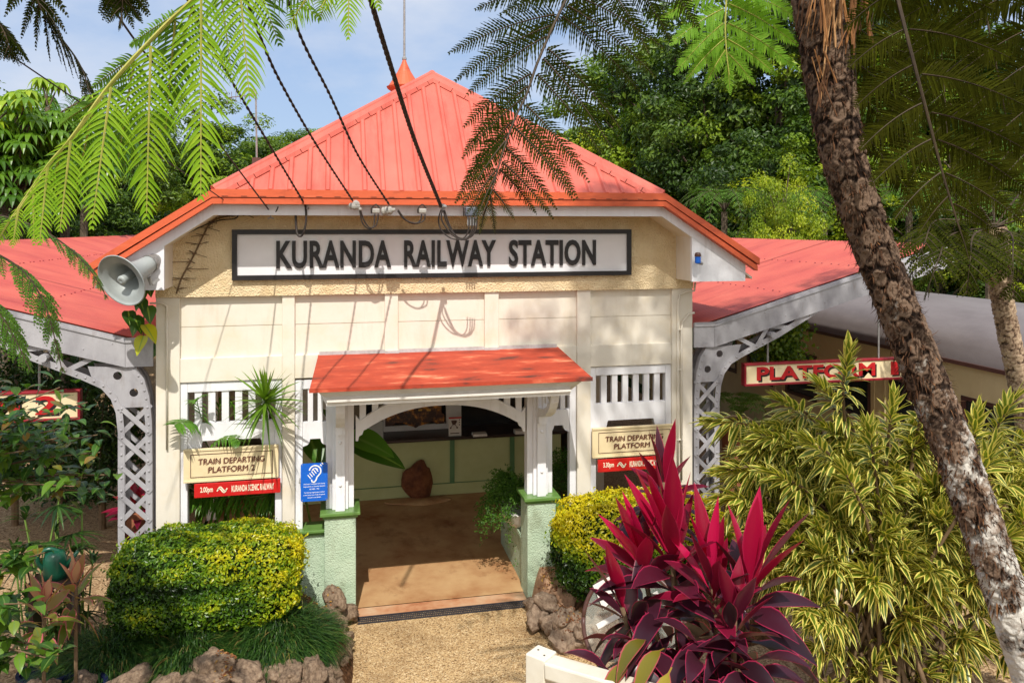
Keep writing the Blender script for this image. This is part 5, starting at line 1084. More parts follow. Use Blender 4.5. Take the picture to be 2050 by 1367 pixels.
# lady palm by the left column
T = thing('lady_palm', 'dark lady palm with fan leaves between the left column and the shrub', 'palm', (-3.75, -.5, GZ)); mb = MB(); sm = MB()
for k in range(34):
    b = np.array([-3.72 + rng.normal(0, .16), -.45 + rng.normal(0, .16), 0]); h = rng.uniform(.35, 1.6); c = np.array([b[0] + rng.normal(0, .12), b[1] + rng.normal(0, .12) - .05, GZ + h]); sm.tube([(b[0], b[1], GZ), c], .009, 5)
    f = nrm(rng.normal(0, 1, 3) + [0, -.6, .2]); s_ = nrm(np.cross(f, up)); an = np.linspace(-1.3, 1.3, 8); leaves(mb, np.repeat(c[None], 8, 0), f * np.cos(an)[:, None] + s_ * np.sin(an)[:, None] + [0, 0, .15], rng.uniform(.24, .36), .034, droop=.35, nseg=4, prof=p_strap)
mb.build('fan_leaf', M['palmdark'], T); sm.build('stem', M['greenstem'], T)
mb = MB(); tq = thing('fishbone_fern', 'dark hanging fern fronds under the left canopy', 'fern', (-4.6, 2.2, GZ))
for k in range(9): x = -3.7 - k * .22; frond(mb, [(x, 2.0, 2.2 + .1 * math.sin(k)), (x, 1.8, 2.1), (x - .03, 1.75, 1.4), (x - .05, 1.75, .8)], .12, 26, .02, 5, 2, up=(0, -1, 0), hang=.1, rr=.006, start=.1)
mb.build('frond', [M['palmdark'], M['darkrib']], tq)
# spiky plant and palm leaves at the left window
p = PY(532, 795, -.30); T = thing('spiky_dracaena', 'spiky green plant bursting over the left window', 'plant', (p[0], p[1], .6)); mb = MB()
ax = nrm(np.array([.05, -.45, .75])); rosette(mb, p, ax, 90, .46, .030, .06, 2.1, lambda t: .8 - .6 * t, nseg=6, prof=p_strap, droop=(.03, .5), fold=.25, stem=.14); mb.build('leaf_cluster', M['dracaena'], T)
MB().tube(smooth_path([p, p + [0.0, .12, -.06], (p[0] + .0, .25, 2.30), (p[0], .4, 1.6), (p[0], .45, GZ)], 12), .02, 6).build('stem', M['stem'], T)
T = thing('feather_palm', 'feathery palm fronds poking through the left window screen', 'palm', (-2.5, .6, GZ)); mb = MB()
def feather(mb, path, ln, n=16, wd=.028, hang=.3, mi=0):
    P = smooth_path(path, n + 4); Tn = nrm(np.gradient(P, axis=0)); mb.tube(P, np.linspace(.008, .003, n + 4), 5, mi=1)
    S = nrm(np.cross(Tn, camn(P) * .5 + [0, 0, .8])); t = np.linspace(0, 1, n); e = ln * (.6 + .7 * np.sin(np.pi * (.15 + .8 * t))) * .8
    for sg in (-1, 1): leaves(mb, P[4:], S[4:] * sg + Tn[4:] * .55 + rng.normal(0, .05, (n, 3)), e, wd, droop=hang, nseg=4, prof=p_strap, mi=mi, v=.3 + .5 * rng.random(n))
W = lambda px, py, y: PY(px, py, y)
feather(mb, [W(400, 900, .3), W(405, 850, .1), W(395, 805, -.12), W(400, 795, -.2)], .17); feather(mb, [W(420, 900, .3), W(390, 850, .05), W(365, 845, -.15), W(350, 850, -.25)], .20)
feather(mb, [W(400, 930, .3), W(430, 885, .05), W(465, 876, -.05), W(480, 884, -.1)], .12, 14); feather(mb, [W(440, 940, .6), W(435, 870, .3), W(440, 815, .16), W(455, 800, .15)], .16, 14); feather(mb, [W(500, 940, .6), W(490, 870, .4), W(470, 820, .2), W(465, 810, .15)], .18, 14)
for k in range(10): x = rng.uniform(390, 540); feather(mb, [W(x, 1080, .7), W(x + 5, 1020, .5), W(x + rng.normal(0, 40), 985, .35), W(x + rng.normal(0, 60), 1000, .3)], .26, 14, .034)
mb.build('frond', [M['palm'], M['greenstem']], T)
# creeper with heart leaves on the corner under the loudspeaker
T = thing('heart_leaf_creeper', 'creeper with dark heart leaves and one yellow leaf under the loudspeaker', 'creeper', PY(285, 690, -.15)); mb = MB()
for px, py, ln, v in ((262, 650, .20, .2), (283, 600, .20, .3), (290, 630, .18, .4), (252, 640, .16, .1), (284, 668, .22, 1.), (288, 580, .17, .3), (275, 615, .16, .25), (283, 690, .19, .98), (270, 660, .15, .5)):
    leaves(mb, PY(px + 5, py - 18, -.2), np.array([[rng.normal(0, .3), -.4, -.75]]), ln, ln * .85, droop=.2, nseg=7, prof=lambda s: np.sin(np.pi * np.clip(s * .92 + .08, 0, 1) ** .62), fold=.2, v=v)
mb.build('leaf', M['vine'], T); MB().tube(smooth_path([PY(287, 690, -.1), PY(288, 640, -.12), PY(290, 600, -.1), PY(292, 575, -.08)], 12), .008, 5).build('stem', M['stem'], T)
# dead creeper stem on the stucco
T = thing('dead_creeper', 'dry brown creeper stem clinging to the stucco left of the name board', 'creeper', PY(355, 585, -.05)); bm = MB()
P = smooth_path([PY(x, y, -.05) for x, y in ((353, 588), (362, 560), (375, 535), (386, 515), (398, 490), (410, 465), (420, 448), (435, 438), (470, 431), (520, 430))], 50); bm.tube(P, .009, 5)
for i in range(2, 48, 4):
    for k in range(6): bm.tube([P[i], P[i] + np.array([rng.normal(0, .07), -.012, rng.normal(0, .018)])], .0032, 4)
bm.build('stem', M['stem'], T)
# inside the hall: broad leaves left, fern in a white bowl right
T = thing('broad_leaf_plant', 'big glossy broad-leaved plant inside the entrance behind the left post', 'plant', (-1.35, 1.3, GZ)); mb = MB()
for a, b, w_, v in (((695, 870), (792, 902), .34, .9), ((695, 885), (815, 922), .36, .15), ((690, 880), (640, 800), .2, .3), ((618, 870), (640, 925), .26, .5)):
    pa, pb = PY(*a, .8), PY(*b, .55); leaves(mb, pa, (pb - pa)[None], np.linalg.norm(pb - pa) * 1.0, w_, droop=.14, nseg=12, prof=lambda s: np.sin(np.pi * s ** .7) ** .8, fold=.25, v=v, up=(0, -.5, .9))
mb.build('leaf', M['banana'], T, smooth=True); sm = MB()
for a in ((695, 870), (695, 885), (690, 880), (618, 870)): pa = PY(*a, .8); sm.tube(smooth_path([pa, pa + np.array([-.1, .1, -.4]), (-1.35 + rng.normal(0, .05), 1.3, GZ)], 10), .014, 6)
sm.build('stem', M['greenstem'], T)
c = PY(1020, 960, .55); T = thing('potted_fern', 'bushy fine-leaved fern in a pale bowl behind the right post', 'fern', (c[0], c[1], GZ)); mb = MB()
n = 9000; ns_ = 150; sd_ = nrm(rng.normal(size=(ns_, 3)) * [1, 1, .6] + [0, 0, .35]); sl = rng.uniform(.3, .68, ns_); k = rng.integers(0, ns_, n); tt_ = rng.random(n) ** .6; P = c - [0, 0, .15] + sd_[k] * (sl[k] * tt_)[:, None] - np.array([0, 0, .55]) * (sl[k] * tt_ ** 2)[:, None] + rng.normal(0, .022, (n, 3)); P[:, :2] = c[:2] + (P[:, :2] - c[:2]) * .75; P += .10 * np.array([[noise.noise(Vector(q * 5)), 0, noise.noise(Vector(q * 5 + 3))] for q in P]); cloud(mb, P, rng.normal(size=P.shape) + [0, -.5, .6], rng.uniform(.02, .04, n), rng.random(n)); mb.build('foliage', M['maiden'], T)
b = PY(1037, 1045, .5); b[2] = .722 + .16; MB().lathe([(0, -.16), (.08, -.15), (.16, -.08), (.2, .02), (.21, .03), (.19, .03), (.0, .0)], b, (0, 0, 1), 28).build('bowl', M['offwhite'], T, smooth=True)
c = PY(1125, 950, .5); T = thing('potted_shrub', 'small green shrub seen through the narrow opening right of the porch', 'shrub', (c[0], c[1], GZ)); mb = MB(); n = 2500; d = nrm(rng.normal(size=(n, 3))); P = c + d * (rng.random(n) ** .5)[:, None] * [.22, .22, .34]; cloud(mb, P, rng.normal(size=P.shape) + [0, -.5, .6], rng.uniform(.02, .045, n), rng.random(n)); mb.build('foliage', M['maiden'], T); MB().tube([c, (c[0], c[1], GZ)], .02, 6).build('stem', M['stem'], T)
a = PZ(1030, 1190, GZ); b1 = MB().box(1.0, 1.30, .26, 1.5, GZ + .015, .68).box(.975, 1.34, .25, 1.52, .681, .72); tag(centre(b1.build('side_bench', M['mint'])), 'pale green ledge inside the entrance behind the right pier', 'ledge')
# items on the counter
def small(name, label, cat, px, py0, py1, w_, m, y=None, dp=.05):
    y = CY - .02 if y is None else y; a = PY(px, py1, y); b = PY(px, py0, y); return tag(centre(MB().box(a[0] - w_ / 2, a[0] + w_ / 2, y - dp, y, 1.051, 1.051 + b[2] - a[2]).build(name, m, bev=.003)), label, cat)
T = thing('notice_stand', 'white notice with a brown pram picture standing on the counter', 'notice', PY(911, 862, CY)); y = CY - .03; a, b = PY(898, 864, y), PY(923, 825, y)
MB().box(a[0], b[0], y - .012, y, 1.051, 1.051 + b[2] - a[2]).build('card', M['offwhite'], T); z0 = 1.051; H_ = b[2] - a[2]; W_ = b[0] - a[0]; bm = MB(); yy = y - .0125
cx_, cz_ = a[0] + W_ * .42, z0 + H_ * .66
bm.prism([(cx_ - .045, cz_ + .04), (cx_ - .03, cz_ + .05), (cx_ + .04, cz_ + .05), (cx_ + .05, cz_ + .03), (cx_ + .02, cz_ - .02), (cx_ - .02, cz_ - .02)], yy - .002, yy); bm.bar((cx_ - .02, yy - .001, cz_ - .02), (cx_ - .05, yy - .001, cz_ - .06), .008, .002); bm.bar((cx_ + .02, yy - .001, cz_ - .02), (cx_ + .05, yy - .001, cz_ - .06), .008, .002); bm.lathe([(.014, -.001), (.014, .001)], (cx_ - .05, yy - .001, cz_ - .065), (0, 1, 0), 10); bm.lathe([(.014, -.001), (.014, .001)], (cx_ + .05, yy - .001, cz_ - .065), (0, 1, 0), 10)
for k in range(3): bm.box(a[0] + W_ * .82, a[0] + W_ * .9, yy - .002, yy, z0 + H_ * (.82 - .13 * k), z0 + H_ * (.88 - .13 * k))
bm.box(a[0] + W_ * .12, b[0] - W_ * .15, yy - .002, yy, z0 + H_ * .12, z0 + H_ * .17); bm.build('picture', M['trainbrown'], T); MB().box(a[0], b[0], yy - .002, yy, z0 + H_ * .92, z0 + H_).build('header_band', M['redsign'], T)
small('brochure_rack', 'clear grey brochure rack at the left end of the counter', 'rack', 752, 822, 862, .22, M['speaker'], dp=.12); small('paper_stack', 'white papers lying on the dark counter right of the notice', 'paper', 958, 855, 860, .22, M['offwhite'], dp=.15); small('paper_tray', 'pale tray at the right end of the counter', 'tray', 1040, 853, 860, .2, M['offwhite'], dp=.14)
# hanging pot plant beyond the platform 1 sign
c = PY(1565, 675, 1.2); T = thing('hanging_basket', 'trailing plant in a basket hanging under the right canopy', 'hanging plant', c - [0, 0, .5]); mb = MB(); n = 2600; P = c + np.stack([rng.normal(0, .16, n), rng.normal(0, .16, n), -rng.random(n) * .75 + .25], -1) * [1, 1, 1]; cloud(mb, P, rng.normal(size=P.shape) + [0, -1, .2], rng.uniform(.04, .08, n), .3 + .5 * rng.random(n), aspect=.8); mb.build('foliage', M['treeB'], T); MB().lathe([(0, .05), (.12, .1), (.16, .25), (.14, .25)], c, (0, 0, 1), 16).build('basket', M['dark'], T); MB().tube([c + [0, 0, .25], c + [0, 0, .8]], .006, 5).build('hanger', M['metal'], T)
c = PY(1480, 800, 1.0); T = thing('platform_fern', 'dark bushy fern on the platform behind the right column', 'fern', (c[0], c[1], GZ)); mb = MB()
for k in range(22):
    an = rng.uniform(0, 6.28); d = np.array([math.cos(an), math.sin(an), 0]); b0 = np.array([c[0], c[1], c[2] - .3]); frond(mb, [b0, b0 + d * .15 + up * .3, b0 + d * .38 + up * .32, b0 + d * .55 + up * .05], .16, 9, .03, 7, 2, hang=.25, rr=.005)
mb.build('frond', [M['fernmid'], M['greenstem']], T); MB().lathe([(0, 0), (.18, 0), (.24, b0[2] - GZ), (.2, b0[2] - GZ)], (c[0], c[1], GZ), (0, 0, 1), 20).build('pot', M['terracotta'], T)
c = PY(275, 1010, .35); T = thing('bromeliad', 'crimson leaved plant behind the left lattice column', 'plant', (c[0], c[1], GZ)); mb = MB(); rosette(mb, c, (0, -.2, 1), 22, .4, .09, .3, 1.5, lambda t: .85 - .5 * t, droop=(.1, .5)); mb.build('leaf_cluster', M['cordy'], T); MB().lathe([(0, 0), (.14, 0), (.18, c[2] - GZ - .05), (.0, c[2] - GZ - .05)], (c[0], c[1], GZ), (0, 0, 1), 18).build('pot', M['terracotta'], T)

# dark leafy planting on the left platform, in the shade of the canopy
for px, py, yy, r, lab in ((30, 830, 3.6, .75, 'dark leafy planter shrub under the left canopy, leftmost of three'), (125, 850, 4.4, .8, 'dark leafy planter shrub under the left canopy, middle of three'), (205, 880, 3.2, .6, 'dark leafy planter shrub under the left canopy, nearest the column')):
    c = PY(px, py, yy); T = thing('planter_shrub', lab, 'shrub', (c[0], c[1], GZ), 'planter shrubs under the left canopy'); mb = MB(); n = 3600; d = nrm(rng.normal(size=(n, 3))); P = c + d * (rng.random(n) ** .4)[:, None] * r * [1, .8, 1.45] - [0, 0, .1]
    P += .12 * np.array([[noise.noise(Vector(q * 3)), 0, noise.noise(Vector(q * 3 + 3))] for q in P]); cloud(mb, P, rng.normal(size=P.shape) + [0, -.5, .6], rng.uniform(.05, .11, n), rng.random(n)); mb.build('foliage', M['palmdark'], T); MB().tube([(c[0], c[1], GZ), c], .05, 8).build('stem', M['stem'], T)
# ================================================================== tree ferns in the foreground
def scar_trunk(path, radii, T, m, cell=.085, na=72, step=.007, bump=.016, seed=1, lich=(0, 1), hz=1.25):
    P = smooth_path(path, 60); s = np.concatenate([[0], np.cumsum(np.linalg.norm(np.diff(P, axis=0), axis=1))]); n = int(s[-1] / step)
    S = np.linspace(0, s[-1], n); C = np.stack([np.interp(S, s, P[:, k]) for k in range(3)], -1); Tn = nrm(np.gradient(C, axis=0)); rad = np.interp(S / s[-1], np.linspace(0, 1, len(radii)), radii)
    a = nrm(np.cross(Tn, [.2, 1, .1])); b = np.cross(Tn, a); th = np.linspace(0, 2 * np.pi, na, endpoint=False)
    nc = max(6, int(round(2 * np.pi * rad.mean() / cell))); row = cell * hz; rg = np.random.default_rng(seed)
    A, SS = np.meshgrid(th, S); ci = A / (2 * np.pi) * nc; ri = SS / row
    best = np.full(A.shape, 9.); tone = np.zeros(A.shape); tab = rg.random((4000, nc)); jx = rg.normal(0, .13, (4000, nc)); jy = rg.normal(0, .13, (4000, nc)); siz = rg.uniform(.8, 1.15, (4000, nc))
    for dr in (-1, 0, 1):
        rr = np.floor(ri).astype(int) + dr; rq = np.clip(rr, 0, 3999)
        for dc in (-1, 0, 1):
            cc = np.floor(ci - .5 * (rr % 2) - rr * .13).astype(int) + dc; cm = cc % nc
            x = (ci - .5 * (rr % 2) - rr * .13) - (cc + .5 + jx[rq, cm]); y = ri - (rr + .5 + jy[rq, cm]); d = np.sqrt((x / .55) ** 2 + (y / .54) ** 2) / siz[rq, cm]
            k = d < best; best[k] = d[k]; tone[k] = tab[rq, cm][k]
    rim = np.exp(-((best - .82) / .16) ** 2); ins = np.where(best < .75, .35 + .45 * np.cos(best * 24), 0); out = -np.clip(best - 1, 0, .5) * 1.6
    nz_ = np.array([noise.noise(Vector((q[0] * 1., q[1], q[2]))) for q in np.stack([np.cos(A) * 5, np.sin(A) * 5, SS * 30], -1).reshape(-1, 3)]).reshape(A.shape)
    h = bump * (rim * (.6 + .6 * tone) + ins * .6 + out + .45 * nz_)
    V = C[:, None] + (a[:, None] * np.cos(A)[..., None] + b[:, None] * np.sin(A)[..., None]) * (rad[:, None] + h)[..., None]
    i, j = np.meshgrid(np.arange(n - 1), np.arange(na), indexing='ij'); j2 = (j + 1) % na
    mb = MB(); lg = np.broadcast_to(np.linspace(lich[0], lich[1], n)[:, None], A.shape)
    mb.add(V.reshape(-1, 3), [np.stack([i * na + j, i * na + j2, (i + 1) * na + j2, (i + 1) * na + j], -1).reshape(-1, 4)], 0, np.clip(rim + ins, 0, 1), lg, np.where(best < 1.0, tone, 0))
    mb.build('trunk', m, T, smooth=True); return C, Tn, rad, a, b
T = thing('tree_fern', 'big leaning tree fern with rough dark trunk in the right foreground', 'tree fern', D(2070, 1500, 4.25))
crown = D(1618, -190, 4.25); base = D(2110, 1500, 4.1)
g_ = D(2260, 1900, 4.0)
tp = [crown, D(1628, -70, 4.22), D(1639, 20, 4.2), D(1667, 200, 4.2), D(1697, 345, 4.2), D(1754, 505, 4.2), D(1847, 742, 4.18), D(1912, 905, 4.15), D(1990, 1122, 4.12), D(2065, 1340, 4.1), D(2150, 1600, 4.1), D(2260, 1960, 4.1), D(2300, 2080, 4.1)]
C, Tn, rad, ta, tb = scar_trunk(tp, [.125, .122, .115, .102, .098, .098, .098, .097, .099, .104, .115, .14, .18], T, M['fern_trunk'], cell=.078, seed=4, bump=.008, lich=(-.85, 1.9))
# dead frond strips and fibre on the upper trunk
mb = MB(); n = 5200; t = rng.random(n) ** 1.2 * .62; i = (t * (len(C) - 1)).astype(int); an = rng.uniform(0, 6.28, n); o = ta[i] * np.cos(an)[:, None] + tb[i] * np.sin(an)[:, None]
leaves(mb, C[i] + o * rad[i][:, None] * .97, Tn[i] * rng.uniform(.2, 1, n)[:, None] + o * rng.uniform(.25, .8, n)[:, None] + rng.normal(0, .25, (n, 3)), rng.uniform(.02, .06, n), rng.uniform(.004, .012, n), droop=rng.normal(.1, .4, n), nseg=3, prof=p_strap, v=np.clip(rng.normal(.25, .16, n), 0, .75))
for px, py, ex, ey, v, w_ in ((1640, -20, 1652, 118, .85, .03), (1655, -10, 1640, 95, .75, .02), (1668, 0, 1650, 190, .95, .03), (1690, -20, 1672, 55, .9, .05), (1700, 40, 1694, 118, .85, .03), (1715, -10, 1705, 110, .7, .05), (1625, 20, 1622, 92, .7, .015), (1636, 105, 1666, 188, .95, .025), (1660, 120, 1655, 220, .55, .02), (1612, -40, 1600, 60, .5, .03), (1730, 10, 1716, 120, .55, .03), (1632, -30, 1620, 60, .8, .03), (1680, -20, 1690, 110, .9, .035), (1643, 170, 1650, 255, .5, .02)):
    a, b = D(px, py, 4.03), D(ex, ey, 4.02); k_ = 4; leaves(mb, a + rng.normal(0, .012, (k_, 3)), (b - a)[None] + rng.normal(0, .03, (k_, 3)), np.linalg.norm(b - a) * rng.uniform(.5, 1.05, k_), w_ * rng.uniform(.25, .6, k_), droop=0, nseg=6, prof=lambda s: .75 + .25 * np.sin(s * 9) - .4 * s ** 4, fold=-.6, v=np.clip(v - .08 + rng.normal(0, .12, k_), 0, 1), up=camn(a), twist=.4)
mb.build('dead_frond_base', M['fibre'], T)
def hand_frond(T, m, rib, rach, pins, dr0, dr1, n=24, nseg=4, serr=0, v=.5, sagk=.10, droop=.12, ribr=.011, wf=.5, into=0, jit=.04, name='frond'):
    """a frond whose rachis and side branches follow the photograph; depth runs from dr0 at its foot to dr1 at its tip"""
    mb = MB(); k = len(rach); R_ = [D(p[0], p[1], p[2] if len(p) > 2 else dr0 + (dr1 - dr0) * i / (k - 1)) for i, p in enumerate(rach)]; P = smooth_path(R_, 50); mb.tube(P, np.linspace(ribr, ribr * .25, 50), 6, mi=1, v=v)
    Q = np.stack([1025 + FX * ((P - CAM) @ _r) / ((P - CAM) @ _c), 455 - FX * (P[:, 2] - CAM[2]) / ((P - CAM) @ _c)], -1)
    for (x0, y0, x1, y1, hw) in pins:
        i = int(np.argmin(((Q - [x0, y0]) ** 2).sum(1))); p0 = P[i]; d0_ = (p0 - CAM) @ _c; p1 = D(x1, y1, d0_ + into + rng.normal(0, jit)); ln = np.linalg.norm(p1 - p0)
        pinna(mb, p0, p1, np.array([0, 0, sagk * ln]), hw * d0_ / FX, camn(p0) + rng.normal(0, .18, 3), max(8, int(n * min(1.2, .35 + ln / .75))), nseg, serr, v, droop=droop, wf=wf)
    return mb.build(name, [m, rib], T)
hero = [(1618, -190, 4.2), (1480, -230, 4.0), (1300, -170, 3.7), (1180, -80, 3.5), (1123, 20, 3.4), (1078, 121, 3.3), (1055, 187, 3.25), (1029, 242, 3.2), (1005, 310, 3.15), (985, 380, 3.12), (965, 432, 3.1)]
pins = [(1160, -30, 950, 20, 46), (1118, 25, 897, 108, 48), (1095, 80, 935, 190, 48), (1072, 140, 928, 255, 46), (1052, 195, 925, 318, 42), (1035, 235, 924, 375, 36), (1015, 285, 926, 412, 32), (1000, 330, 935, 428, 26), (985, 378, 945, 436, 18),
        (1150, -10, 1330, 98, 44), (1122, 25, 1282, 185, 46), (1095, 85, 1245, 262, 44), (1068, 150, 1210, 318, 42), (1045, 210, 1180, 366, 38), (1025, 252, 1150, 402, 34), (1010, 300, 1115, 420, 28), (998, 340, 1075, 430, 24), (985, 380, 1030, 440, 18), (975, 405, 960, 470, 14)]
pins += [((a[0] + b[0]) / 2, (a[1] + b[1]) / 2, (a[2] + b[2]) / 2 + rng.normal(0, 8), (a[3] + b[3]) / 2 + 14, min(a[4], b[4])) for a, b in list(zip(pins[:-1], pins[1:]))[1::2] if abs(a[1] - b[1]) < 90 and abs(a[2] - b[2]) < 120]
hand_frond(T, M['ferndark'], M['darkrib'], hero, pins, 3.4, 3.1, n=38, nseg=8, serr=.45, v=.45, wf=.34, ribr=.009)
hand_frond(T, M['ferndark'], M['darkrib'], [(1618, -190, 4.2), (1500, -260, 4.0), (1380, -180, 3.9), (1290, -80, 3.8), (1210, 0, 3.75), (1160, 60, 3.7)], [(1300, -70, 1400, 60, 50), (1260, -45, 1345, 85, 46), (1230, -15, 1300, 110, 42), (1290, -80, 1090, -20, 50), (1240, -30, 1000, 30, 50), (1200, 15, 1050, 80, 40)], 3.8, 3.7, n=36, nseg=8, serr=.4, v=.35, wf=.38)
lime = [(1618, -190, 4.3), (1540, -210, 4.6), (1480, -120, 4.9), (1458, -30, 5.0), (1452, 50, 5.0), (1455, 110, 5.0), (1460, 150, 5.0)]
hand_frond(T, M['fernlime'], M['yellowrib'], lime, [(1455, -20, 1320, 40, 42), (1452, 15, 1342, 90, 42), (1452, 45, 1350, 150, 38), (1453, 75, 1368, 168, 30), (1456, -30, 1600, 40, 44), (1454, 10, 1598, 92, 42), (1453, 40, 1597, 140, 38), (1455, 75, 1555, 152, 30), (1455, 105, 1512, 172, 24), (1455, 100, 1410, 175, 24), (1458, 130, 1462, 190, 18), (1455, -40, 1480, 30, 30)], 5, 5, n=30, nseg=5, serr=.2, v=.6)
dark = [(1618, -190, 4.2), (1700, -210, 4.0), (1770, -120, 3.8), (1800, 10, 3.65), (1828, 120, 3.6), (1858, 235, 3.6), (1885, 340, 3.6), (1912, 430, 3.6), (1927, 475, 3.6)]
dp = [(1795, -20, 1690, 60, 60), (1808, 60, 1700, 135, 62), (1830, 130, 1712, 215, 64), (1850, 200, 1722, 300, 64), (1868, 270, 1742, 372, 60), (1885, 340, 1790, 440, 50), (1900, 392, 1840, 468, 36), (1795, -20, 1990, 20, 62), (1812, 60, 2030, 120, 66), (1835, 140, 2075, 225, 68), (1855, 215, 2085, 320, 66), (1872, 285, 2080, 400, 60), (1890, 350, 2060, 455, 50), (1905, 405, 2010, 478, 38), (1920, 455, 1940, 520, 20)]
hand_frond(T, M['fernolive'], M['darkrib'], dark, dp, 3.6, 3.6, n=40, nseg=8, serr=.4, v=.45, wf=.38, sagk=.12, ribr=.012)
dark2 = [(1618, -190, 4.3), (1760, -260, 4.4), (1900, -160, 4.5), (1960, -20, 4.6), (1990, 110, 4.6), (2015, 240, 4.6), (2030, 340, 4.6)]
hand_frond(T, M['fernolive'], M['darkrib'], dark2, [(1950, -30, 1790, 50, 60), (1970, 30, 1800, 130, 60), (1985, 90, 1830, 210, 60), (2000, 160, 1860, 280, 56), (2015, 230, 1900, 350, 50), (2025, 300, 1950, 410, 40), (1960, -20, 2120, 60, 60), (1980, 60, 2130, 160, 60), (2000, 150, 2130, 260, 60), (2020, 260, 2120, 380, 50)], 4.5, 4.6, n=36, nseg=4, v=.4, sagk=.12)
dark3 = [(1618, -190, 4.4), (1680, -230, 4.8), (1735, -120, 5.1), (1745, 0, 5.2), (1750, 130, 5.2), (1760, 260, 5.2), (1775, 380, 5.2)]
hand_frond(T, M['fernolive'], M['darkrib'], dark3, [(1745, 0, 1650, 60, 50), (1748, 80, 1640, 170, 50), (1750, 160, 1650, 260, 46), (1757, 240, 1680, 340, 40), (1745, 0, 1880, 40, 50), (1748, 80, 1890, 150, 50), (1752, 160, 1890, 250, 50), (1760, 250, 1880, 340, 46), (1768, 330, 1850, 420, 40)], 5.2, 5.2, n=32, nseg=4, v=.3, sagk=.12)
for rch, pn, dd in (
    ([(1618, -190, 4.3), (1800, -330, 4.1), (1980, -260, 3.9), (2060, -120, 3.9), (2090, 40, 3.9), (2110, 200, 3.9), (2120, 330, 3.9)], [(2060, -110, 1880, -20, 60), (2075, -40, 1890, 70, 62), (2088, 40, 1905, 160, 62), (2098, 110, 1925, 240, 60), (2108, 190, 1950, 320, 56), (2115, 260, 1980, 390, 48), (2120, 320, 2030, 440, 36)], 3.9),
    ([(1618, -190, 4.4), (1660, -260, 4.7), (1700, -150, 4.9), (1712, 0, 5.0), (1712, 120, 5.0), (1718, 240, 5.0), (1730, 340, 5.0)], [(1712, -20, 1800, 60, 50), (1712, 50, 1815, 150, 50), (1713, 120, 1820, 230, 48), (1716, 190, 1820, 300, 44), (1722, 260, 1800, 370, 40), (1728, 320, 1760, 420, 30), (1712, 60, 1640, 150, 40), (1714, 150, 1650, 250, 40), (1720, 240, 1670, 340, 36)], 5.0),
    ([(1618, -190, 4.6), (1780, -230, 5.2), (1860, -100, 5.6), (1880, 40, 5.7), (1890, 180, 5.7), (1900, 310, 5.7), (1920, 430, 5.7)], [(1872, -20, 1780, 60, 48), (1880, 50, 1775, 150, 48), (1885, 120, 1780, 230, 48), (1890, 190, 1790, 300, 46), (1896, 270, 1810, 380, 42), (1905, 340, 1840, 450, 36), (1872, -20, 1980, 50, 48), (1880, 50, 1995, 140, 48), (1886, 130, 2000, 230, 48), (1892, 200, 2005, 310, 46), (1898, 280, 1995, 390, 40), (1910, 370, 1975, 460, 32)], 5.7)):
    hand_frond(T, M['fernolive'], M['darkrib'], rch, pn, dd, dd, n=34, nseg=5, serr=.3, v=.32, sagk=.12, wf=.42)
mb = MB()
for k in range(6):                                # fronds above and behind the frame
    an = -2.9 + k * .52; d = np.array([math.cos(an), math.sin(an), 0]); frond(mb, [crown, crown + d * .5 + up * .55, crown + d * 1.2 + up * .7, crown + d * 2.0 + up * .35], .5, 13, .075, 16, 2, hang=.3, rr=.014)
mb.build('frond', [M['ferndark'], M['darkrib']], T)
# second tree fern further right
T = thing('tree_fern', 'slim tree fern with pale scarred trunk at the right edge by the carriage roof', 'tree fern', D(2075, 1000, 7.3))
tp = [D(1990, 455, 7.3), D(1998, 500, 7.3), D(2004, 580, 7.3), D(2020, 670, 7.3), D(2043, 780, 7.3), D(2062, 880, 7.3), D(2085, 1000, 7.3), D(2110, 1150, 7.3), D(2130, 1360, 7.3)]
scar_trunk(tp, [.095, .09, .085, .088, .092, .10, .11, .12], T, M['pale_trunk'], cell=.062, na=48, step=.010, bump=.010, seed=9, lich=(-.2, .1), hz=1.0)
cr = tp[0]; mb = MB()
for ex, ey, mxx, myy, dd in ((1820, 560, 1880, 440, 7.0), (1800, 500, 1890, 420, 7.6), (1850, 600, 1905, 470, 6.8), (1935, 590, 1950, 470, 6.7), (2030, 600, 2025, 470, 6.8), (2110, 560, 2060, 440, 7.0), (2140, 500, 2080, 410, 7.4), (2080, 400, 2040, 390, 8.0), (1880, 400, 1940, 385, 8.2), (1990, 350, 1990, 400, 8.3), (1960, 560, 1960, 480, 6.9), (1900, 540, 1920, 440, 7.2)):
    frond(mb, [cr, D(mxx, myy, (7.3 + dd) / 2), D((mxx + ex) / 2, (myy + ey) / 2 - 12, dd), D(ex, ey, dd)], .42, 13, .07, 15, 3, hang=.35, rr=.011, v=.62, start=.2)
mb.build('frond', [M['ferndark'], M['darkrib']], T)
# bright foreground tree fern, rooted beside the camera
TR = np.array([-3.7, -8.7, 0])
T = thing('tree_fern', 'tree fern with bright lime fronds hanging across the top left corner', 'tree fern', TR + [0, 0, GZ])
MB().tube([TR + [0, 0, GZ], TR + [0, 0, 3], TR + [.05, 0, 6.1]], .13, 12).build('trunk', M['fern_trunk'], T)
top = TR + np.array([.05, 0, 6.1])
def topx(i, z=None): return None
r1 = [(560, -360, 2.3), (480, -120, 2.35), (420, -40, 2.4), (377, 7, 2.4), (322, 58, 2.4), (220, 168, 2.35), (146, 270, 2.32), (95, 330, 2.3), (55, 388, 2.28), (20, 440, 2.26)]
p1 = [(470, -110, 500, 205, 92), (410, -20, 402, 400, 100), (300, 80, 293, 446, 88), (215, 172, 183, 458, 76), (146, 270, 120, 462, 58), (98, 328, 79, 490, 46), (65, 372, 68, 490, 32), (35, 420, 25, 495, 26), (20, 440, -15, 500, 20)]
